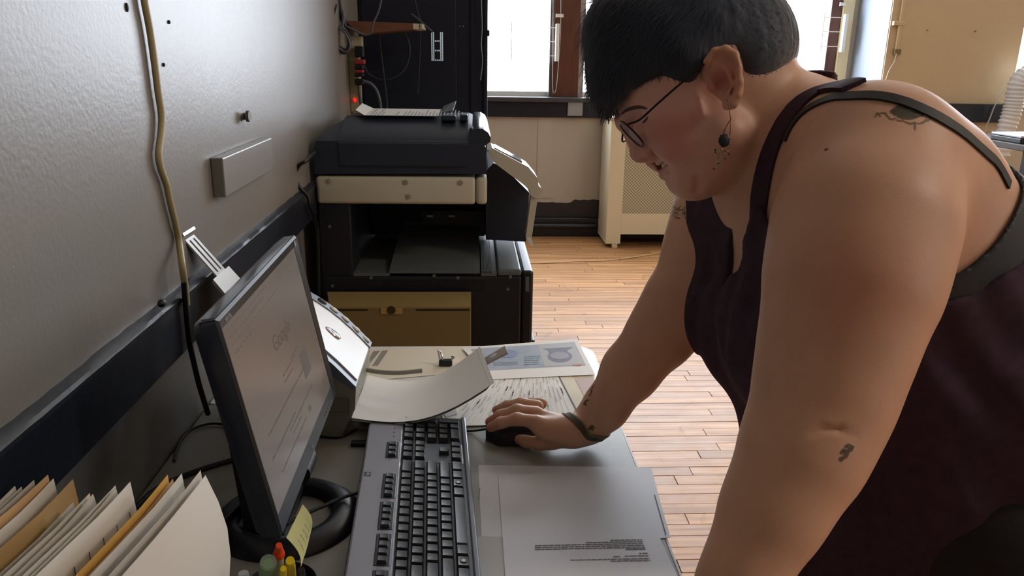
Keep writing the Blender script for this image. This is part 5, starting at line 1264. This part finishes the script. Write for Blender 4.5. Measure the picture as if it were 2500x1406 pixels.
# armholes
tank.sub(RC(od(2160,425,.50),od(2160,425,.905),.077,.139),.006)
tank.sub(RC(od(2120,540,.60),od(2110,560,.82),.07,.085),.01)
tank.sub(RC(od(2212,440,.50),od(2212,440,.95),.080,.152),.01)
tank.sub(RC(SR_+np.array((-.03,.10,-.02)),SR_+np.array((-.035,.03,-.005)),.10,.092),.006)
# neck opening
tank.sub(RC(od(1800,250,.97),od(1888,300,.968),.084,.084),.008)
cr=[(surf(body,x_,y_),r_) for x_,y_,r_ in ((1836,400,.045),(1817,470,.020),(1814,540,.0165),(1806,620,.0175),(1792,682,.010))]
for (a_,ra),(b_,rb) in zip(cr,cr[1:]): tank.sub(RC(a_,b_,ra+.004,rb+.004),.003)
tm=mat('tank_fabric',(66,48,62),.85,spec=.2,bump=.0002,bscale=900,var=.18,vscale=60)
VT,QT=net(tank,(.2,.65,.54),(1.1,1.35,1.4),.0045)
npmesh('tank_top',VT,QT,tm,PER)
# black band and strap of the bra
bm_=mat('black_band',(26,30,34),.6,bump=.0003,bscale=900)
band=Field(); band.ops=list(torso.ops)
band.add(RC(od(1970,360,1.0),od(2080,380,.88),.078,.078),.05); band.add(EL(od(2262,462,.90),(.076,.07,.076)),.06); band.fn(lambda P,d:d-.0055)
band.isect(RC(od(2190,430,.50),od(2190,430,.99),.095,.195),.002)
band.sub(RC(od(2155,425,.50),od(2155,425,.93),.076,.1425),.003)
band.fn(lambda P,d:np.maximum(d,.47-P[:,0]))
VB,QB=net(band,(.3,.6,.8),(.8,1.1,1.4),.0035)
npmesh('bra_band',VB,QB,bm_,PER)
from mathutils.bvhtree import BVHTree
BV=BVHTree.FromPolygons([tuple(v) for v in VV.tolist()],[tuple(q) for q in QQ.tolist()])
def snap(P):
    out=[];nn=[]
    for p in P:
        l,n_,i_,d_=BV.find_nearest(Vector(p)); out.append(np.array(l)); n_=np.array(n_); 
        nn.append(n_)
    N_=np.array(nn); 
    return np.array(out),N_
def raysnap(px,py):
    d=od(px,py,1.)-CAM; r=BV.ray_cast(Vector(CAM),Vector(d).normalized(),1.8); return None if r[0] is None else np.array(r[0])
NSIGN=1 if np.mean([np.dot(BV.find_nearest(Vector(H(1640,300,.2)))[1],hl)])>0 else -1
def ribbon(name,pts,w,th,m,par,res=8,off=.0004,taper=False):
    P,N_=snap(np.array(smooth_path(pts,res))); N_=N_*NSIGN; V=[];Fc=[]; n=len(P)
    for i in range(n):
        tg=P[min(i+1,n-1)]-P[max(i-1,0)]; tg/=np.linalg.norm(tg); s=np.cross(N_[i],tg); s/=np.linalg.norm(s); ww=w*(1 if not taper else (.35+.65*math.sin(math.pi*(i+.5)/n)))
        for a,b in ((-1,0),(1,0),(1,1),(-1,1)): V.append(P[i]+s*ww/2*a+N_[i]*(off+th*b))
    for i in range(n-1):
        for k in range(4): a=i*4+k; b=i*4+(k+1)%4; Fc.append((a,b,b+4,a+4))
    Fc+=[(3,2,1,0),(n*4-4,n*4-3,n*4-2,n*4-1)]
    return mesh(name,V,Fc,m,par,smooth=True,autos=.9)
def hits(px): 
    out=[raysnap(*p) for p in px]; return [p for p in out if p is not None]
st=hits([(1852,700),(1852,620),(1853,550),(1859,480),(1873,410),(1895,345),(1926,288),(1968,243),(2015,220),(2060,212),(2085,213)]); st+=[st[-1]+FW*.018]
ribbon('tank_strap',st,.027,.0045,tm,PER)
ribbon('bra_strap',hits([(1915,345),(1935,305),(1966,272),(2020,244),(2080,236),(2140,236),(2200,248),(2260,272),(2320,305),(2370,342),(2410,378),(2434,402)])+[hits([(2434,402)])[0]+RT*.022-UP*.020+FW*.01],.0125,.0022,bm_,PER)

# trousers and shoes
tr=Field(); tr.add(EL(W(.66,1.0,.80),(.225,.22,.22)),.0)
for yy in (.88,1.12): tr.chain([(W(.68,yy,.78),.155),(W(.69,yy,.48),.112),(W(.72,yy,.14),.085),(W(.72,yy,.07),.085)],.05)
tr.fn(lambda P,d:np.maximum(np.maximum(d,P[:,2]-.93),.035-P[:,2]))
Vp,Qp=net(tr,(.4,.6,.0),(1.15,1.4,.98),.009)
npmesh('trousers',Vp,Qp,mat('trouser_fabric',(30,28,32),.85,bump=.0005,bscale=500),PER)
for yy in (.88,1.12):
    sh=Field(); sh.add(EL(W(.66,yy,.045),(.13,.052,.045)),0).add(EL(W(.72,yy,.07),(.07,.05,.06)),.03); sh.fn(lambda P,d:np.maximum(d,.002-P[:,2]))
    Vs,Qs=net(sh,(.45,yy-.12,-.02),(.95,yy+.12,.2),.007); npmesh('shoe',Vs,Qs,M['black'],PER)
# ------------------------------------------------------------------ hair
def Q2_(px,py,l=0): z=HT-l; return ((px-1250)/F*z,-(py-703)/F*z)
HP=[Q2_(*p) for p in ((1300,-250),(1300,270),(1440,300),(1475,292),(1500,268,.02),(1528,240,.045),(1545,214,.06),(1578,200,.066),(1612,195,.072),(1631,210,.074),(1650,216,.076),(1686,214,.076),(1702,190,.076),(1716,166,.076),(1735,132,.076),(1790,120,.076),(1806,150,.07),(1812,182,.07),(1844,194,.06),(1880,193,.04),(1930,178,0),(2050,150),(2050,-250))]
HPA=np.array(HP)
def poly_sd(P):
    q=np.column_stack([(P-CAM)@RT,(P-CAM)@UP]); d=np.full(len(q),1e9); ins=np.zeros(len(q),bool); n=len(HPA)
    for i in range(n):
        a=HPA[i]; b=HPA[(i+1)%n]; e=b-a; w=q-a; t_=np.clip(w@e/(e@e),0,1); dd=((w-t_[:,None]*e)**2).sum(1); d=np.minimum(d,dd)
        c=((a[1]>q[:,1])!=(b[1]>q[:,1])); x=a[0]+(q[:,1]-a[1])/(b[1]-a[1]+1e-12)*e[0]; ins^=c&(q[:,0]<x)
    d=np.sqrt(d); return np.where(ins,-d,d)
hair=Field()
hair.add(HE(1690,118,0,.119,.116,.0835),0)
hair.add(HE(1555,185,0,.056,.060,.058),.03)
hair.add(HE(1500,215,0,.026,.036,.036),.02)
hair.add(HE(1545,70,0,.060,.050,.062),.03)
hair.add(HE(1500,60,0,.032,.032,.040),.02)
hair.add(HE(1832,112,0,.052,.054,.058),.03)
hair.add(HE(1850,150,0,.036,.036,.050),.02)
for s_ in (1,-1): hair.add(EL(mir(H(1825,150,.040),s_),(.045,.040,.034),HR),.02)
for s_ in (1,-1): hair.add(EL(mir(H(1690,160,.050),s_),(.035,.045,.032),HR),.015)
def hairfn(P,d):
    pd=poly_sd(P); fc=(P-H(1684,150,0))@hf; w=np.clip((fc-.085)/.02,0,1)
    d=d+.0065*np.exp(np.minimum(pd,0)/.012)*(1-w)
    u=(P-H(1684,150,0))@hu; l=(P-H(1684,150,0))@hl
    top=np.clip((.10-np.abs(l))/.05,0,1)
    n=np.sin(l*420+u*60+fc*40)*np.sin(fc*95+l*130+u*40)+.6*np.sin(l*900+fc*200)*np.sin(u*160+l*70)
    d=d+n*.0007*np.clip(-pd/.02,0,1)
    return np.maximum(d,pd)
hair.fn(hairfn)
VH,QH=net(hair,H(1680,120)-.20,H(1680,120)+.20,.0026)
hm_=mat('hair',(34,34,38),.6,spec=.25,attr='tint'); hm_.node_tree.nodes['Principled BSDF'].inputs['Sheen Weight'].default_value=.35
DK=np.array(lin((46,56,72))[:3]); LT=np.array(lin((112,98,86))[:3])
def haircol(P):
    pd=poly_sd(P); b=(P-H(1684,150,0)); back=np.clip((-(b@hf)-.02)/.05,0,1); w=np.exp(np.minimum(pd,0)/.014)*(.25+.75*back); w=np.clip(w,0,1)
    return DK*(1-w[:,None])+LT*w[:,None]
ho=npmesh('hair',VH,QH,hm_,PER,colors=haircol(VH))
# strands over the cap
RG=np.random.RandomState(3)
e1=VH[QH[:,1]]-VH[QH[:,0]]; e2=VH[QH[:,3]]-VH[QH[:,0]]; fn_=np.cross(e1,e2); ln=np.linalg.norm(fn_,axis=1); fn_/=np.maximum(ln,1e-12)[:,None]
cen=VH[QH].mean(1); out=((cen-H(1690,130,0))*fn_).sum(1); 
if np.mean(out)<0: fn_=-fn_
pr_=ln/ln.sum(); NS=15000; pick=RG.choice(len(QH),NS,p=pr_); rt_=cen[pick]+RG.normal(0,.001,(NS,3)); nn=fn_[pick]
b=rt_-H(1684,150,0); fcx=b@hf; ucx=b@hu; lcx=b@hl; pdr=poly_sd(rt_)
topw=np.clip((ucx+.02)/.06,0,1)*np.clip((fcx+.09)/.08,0,1)
flow=hf[None,:]*(.35+.55*topw)[:,None]-hu[None,:]*(.25+.75*(1-topw))[:,None]-hf[None,:]*(np.clip(-fcx/.06,0,1)*.5)[:,None]+RG.normal(0,.22,(NS,3))
flow-=nn*(flow*nn).sum(1)[:,None]; flow/=np.linalg.norm(flow,axis=1)[:,None]
L_=(.008+.022*topw)*RG.uniform(.6,1.15,NS)*np.where(fcx<-.03,.55,1); L_=np.minimum(L_,np.maximum(.0045,-pdr*1.1+.003))
lift=RG.uniform(.02,.13,NS)
SVh=[];SQh=[];SC_=[]
wd=.00033
side=np.cross(nn,flow)
for k,(a,wf) in enumerate(((0,1),(.5,.8),(1,.12))):
    p=rt_+flow*(L_*a)[:,None]+nn*(L_*lift*(a**.8)+.0002)[:,None]*(1-.25*a)
    SVh+= [p-side*wd*wf,p+side*wd*wf]
SVh=np.stack(SVh,1).reshape(-1,3); bidx=np.arange(NS)*6
SQh=np.concatenate([np.stack([bidx,bidx+1,bidx+3,bidx+2],1),np.stack([bidx+2,bidx+3,bidx+5,bidx+4],1)])
# front and crown tufts that stick out
tv=[];tq=[]
def tuft(px,py,l,dpx,dpy,n,spread,ln_,wd_=.0006):
    for i in range(n):
        r=H(px+RG.normal(0,7),py+RG.normal(0,7),l+RG.normal(0,.008)); d=RT*(dpx+RG.normal(0,spread))-UP*(dpy+RG.normal(0,spread))+hl*RG.normal(0,.25); d/=np.linalg.norm(d); L0_=ln_*RG.uniform(.5,1.1); s=np.cross(d,hl)+RG.normal(0,.1,3); s/=np.linalg.norm(s); cv=hf*.3-hu*.5; k0=len(tv)
        for a,wf in ((0,1),(.35,.9),(.7,.6),(1,.1)):
            p=r+d*L0_*a+cv*(L0_*.35*a*a); tv.extend([p-s*wd_*wf,p+s*wd_*wf])
        for k in range(3): tq.append((k0+2*k,k0+2*k+1,k0+2*k+3,k0+2*k+2))
for args in ((1478,60,0,-1,.25,60,.22,.030),(1475,85,0,-1,.1,60,.25,.026),(1478,110,.01,-.9,.5,50,.25,.024),(1490,30,0,-1,-.1,60,.3,.028),(1470,140,0,-.6,.9,40,.25,.018),(1478,5,0,-1,-.4,60,.35,.026),(1485,-15,0,-.9,-.6,50,.35,.026),
             (1478,270,0,-.1,1,50,.25,.012),(1470,250,0,-.25,1,50,.2,.014),(1462,220,0,-.3,1,50,.2,.014),(1490,268,.02,.1,1,40,.3,.010),(1456,190,0,-.25,1,40,.2,.014),(1457,165,0,-.3,.9,40,.2,.014)): tuft(*args)
# rough edge at the nape
for args in ((1898,90,0,.7,.7,60,.3,.010),(1908,120,0,.6,.8,60,.3,.010),(1912,145,0,.5,.9,60,.3,.010),(1885,60,0,.8,.5,50,.3,.010)): tuft(*args)
tv=np.array(tv); tq=np.array(tq); AV=np.concatenate([SVh,tv]); AQ=np.concatenate([SQh,tq+len(SVh)])
o=npmesh('hair_strands',AV,AQ,hm_,PER,colors=haircol(AV)); o.parent=ho; o.matrix_parent_inverse=wm(ho).inverted(); o['kind']='stuff'
# brows, lashes, teeth, lip stud
ribbon('eyebrow',hits([(1517,279),(1530,269),(1548,263),(1566,262),(1580,266)]),.0045,.0003,mat('brow_hair',(96,66,60),.8),PER,taper=True)
ribbon('eyelash',hits([(1570,300),(1576,294),(1582,286)]),.0022,.0004,mat('lash',(36,28,30),.7),PER,taper=True)
MB().sph((0,0,0),(.0100,.0060,.022),18,M=frame(H(1634,396,0),hf,hu,hl)).build('teeth',mat('teeth',(232,226,214),.3),PER,smooth=True,angle=3)
MB().sph(tuple(H(1618,413,.010)+hf*.006),.0016,10).build('lip_stud',M['chrome'],PER,smooth=True,angle=3)
# glasses
gl_=bpy.data.objects.new('glasses',None); COL.objects.link(gl_); gl_.parent=PER; gl_.matrix_parent_inverse=wm(PER).inverted(); gl_.location=tuple(H(1546,326)); gl_['label']='thin dark-rimmed glasses with bluish lenses'
bd=RT*.70-UP*.71; fr=mat('glasses_frame',(30,28,32),.3,metal=.5); lens=mat('lens',(205,218,228),.05,alpha=.32,spec=1.0)
gno=np.cross(bd,hl); gno/=np.linalg.norm(gno)
for s in (1,-1):
    c=H(1545,325,.034*s); pts=[]
    for k in range(29):
        th=2*math.pi*k/28; ex=.0245*math.copysign(abs(math.cos(th))**.8,math.cos(th)); ey=.0200*math.copysign(abs(math.sin(th))**.8,math.sin(th)); wrap=.0042*((ex*s+.0245)/.049)
        pts.append(c+hl*ex+bd*ey+hf*wrap)
    MB().tube(pts,.00115,8).build('rim',fr,gl_,smooth=True,angle=2)
    mb=MB(); vs=[mb.bm.verts.new(Vector(p)) for p in pts[:-1]]; mb.bm.faces.new(vs); mb.build('lens',lens,gl_)
    out_=c+hl*s*.0245-bd*.010+hf*.003
    MB().tube(smooth_path([out_,mir(H(1562,292,.068),s),mir(H(1600,258,.0795),s),mir(H(1650,214,.0845),s),mir(H(1712,163,.0865),s),mir(H(1745,140,.084),s),mir(H(1790,150,.082),s)],5),.0013,8).build('temple_arm',fr,gl_,smooth=True,angle=2)
MB().tube(smooth_path([H(1536,313,.0105),H(1527,306,.004),H(1526,305,-.004),H(1534,311,-.0105)],4),.0011,8).build('bridge',fr,gl_,smooth=True,angle=2)
# earring
er=bpy.data.objects.new('earring',None); COL.objects.link(er); er.parent=PER; er.matrix_parent_inverse=wm(PER).inverted(); er.location=tuple(H(1780,270,.09)); er['label']='dangling earring with dark disc and small beads'
gw=mat('earring_wire',(120,84,60),.35,metal=.8); el_=.095
MB().tube(smooth_path([H(1776,244,el_-.002),H(1780,262,el_-.001),H(1782,280,el_),H(1784,290,el_),H(1778,300,el_),H(1770,315,el_),H(1766,328,el_)],5),.00055,6).build('wire',gw,er,smooth=True,angle=2)
MB().tube([H(1783,290,el_),H(1783,310,el_),H(1782,330,el_)],.0004,6).build('wire',gw,er,smooth=True,angle=2)
db=MB(); R=random.Random(8); dc=H(1768,343,el_)
for k in range(26):
    a=k/26*2*math.pi; p=dc+RT*math.cos(a)*.0062-UP*math.sin(a)*.0075; db.tube([dc,p+RT*R.uniform(-.001,.001)+hl*R.uniform(-.001,.001)],[.0016,.0006],5)
db.sph((0,0,0),(.0062,.0076,.0022),14,M=frame(dc,RT,UP,hl)); db.build('disc',mat('earring_teal',(22,34,42),.5),er)
bead=mat('bead_pearl',(176,168,150),.2,metal=.6)
for k in range(22):
    p=H(1766+R.uniform(-20,20),374+R.uniform(-13,16),el_+R.uniform(-.002,.003)) if k<15 else H(1757+R.uniform(-7,14)-(k-15)*1.6,388+(k-15)*4,el_)
    MB().sph(tuple(p),R.uniform(.0010,.0017),8).build('bead',bead if k%3 else gw,er,smooth=True,angle=3)
# bracelet on the right wrist
axd=od(1478,995,1.28)-AR[-1][0]; axd/=np.linalg.norm(axd); e1=np.cross(axd,[0,0,1.]); e1/=np.linalg.norm(e1); e2=np.cross(axd,e1)
br=bpy.data.objects.new('bracelet',None); COL.objects.link(br); br.parent=PER; br.matrix_parent_inverse=wm(PER).inverted(); br.location=tuple(AR[-1][0])
for nm,cpx,w_,th_,mm,tl_ in (('band',(1424,1038),.010,.0016,mat('olive_band',(88,84,66),.8),.25),('cord',(1436,1036),.0035,.0022,mat('pale_cord',(130,124,104),.8),.30)):
    c=od(cpx[0],cpx[1],1.288); ring=[c+(e1*math.cos(a)+e2*math.sin(a))*.034+axd*tl_*.034*math.sin(a) for a in np.linspace(0,2*math.pi,25)]
    ribbon(nm,ring,w_,th_,mm,br,res=2,off=.0003)
MB().sph(tuple(od(1449,1068,1.262)),(.006,.005,.005),10).build('knot',M['wirebl'],br,smooth=True,angle=3)
# tattoos: faded ink lying on the skin
ink=mat('tattoo_ink',(140,122,98),.55,alpha=.5); ink2=mat('tattoo_ink_dark',(112,100,84),.55,alpha=.5); ink3=mat('tattoo_ink_faint',(92,90,72),.55,alpha=.42)
def tat(name,strokes,w,m,label=None):
    h=bpy.data.objects.new(name,None); COL.objects.link(h); h.parent=PER; h.matrix_parent_inverse=wm(PER).inverted()
    if label: h['label']=label
    for st in strokes:
        P=hits(st)
        if len(P)>=2: ribbon('ink_stroke',P,w,.0001,m,h,res=4,off=.0003,taper=True)
tat('shoulder_tattoo',[[(2176,272),(2200,262),(2225,260),(2250,268)],[(2174,275),(2200,270),(2228,269),(2255,273)],[(2180,279),(2210,278),(2240,279),(2258,277)],[(2190,284),(2215,285),(2240,283)]],.0085,ink3,'faded tattoo on the near shoulder')
tat('shoulder_tattoo_text',[[(2136,288),(2142,276),(2150,286)],[(2142,278),(2160,276),(2168,286)],[(2168,284),(2176,292),(2188,288)],[(2186,292),(2200,296),(2208,290)],[(2206,296),(2222,302),(2236,298)],[(2236,302),(2252,300),(2262,290)],[(2258,298),(2274,288),(2280,274)],[(2234,300),(2234,318)]],.0024,ink)
tat('elbow_tattoo',[[(2052,1108),(2060,1100),(2066,1110)],[(2062,1092),(2072,1088),(2082,1094)],[(2056,1120),(2064,1114),(2072,1104)],[(2066,1100),(2076,1098),(2084,1088)],[(2050,1116),(2056,1126)]],.004,ink2,'small dark tattoo inside the near elbow')
R=random.Random(12); sc=[]
for k in range(15):
    a,b=R.uniform(1640,1690),R.uniform(500,528); sc.append([(a,b),(a+R.uniform(4,12),b-R.uniform(-6,8)),(a+R.uniform(8,18),b+R.uniform(-8,8)),(a+R.uniform(2,16),b+R.uniform(4,14))])
tat('upper_arm_tattoo',sc,.0015,ink,'floral outline tattoo on the far upper arm')
tat('wrist_tattoo',[[(1442,955),(1447,946),(1451,938)],[(1438,968),(1443,960),(1446,952)],[(1424,988),(1430,980),(1438,976)],[(1426,982),(1432,990)],[(1438,1050),(1444,1040),(1452,1046)],[(1440,1040),(1448,1052)],[(1436,1046),(1446,1046)]],.0042,ink2,'small dark tattoos along the far wrist')
ribbon('mole',hits([(2014,365),(2020,366)]),.003,.0001,mat('mole',(96,50,40),.6),PER)
print('cloth',time.time()-T0)
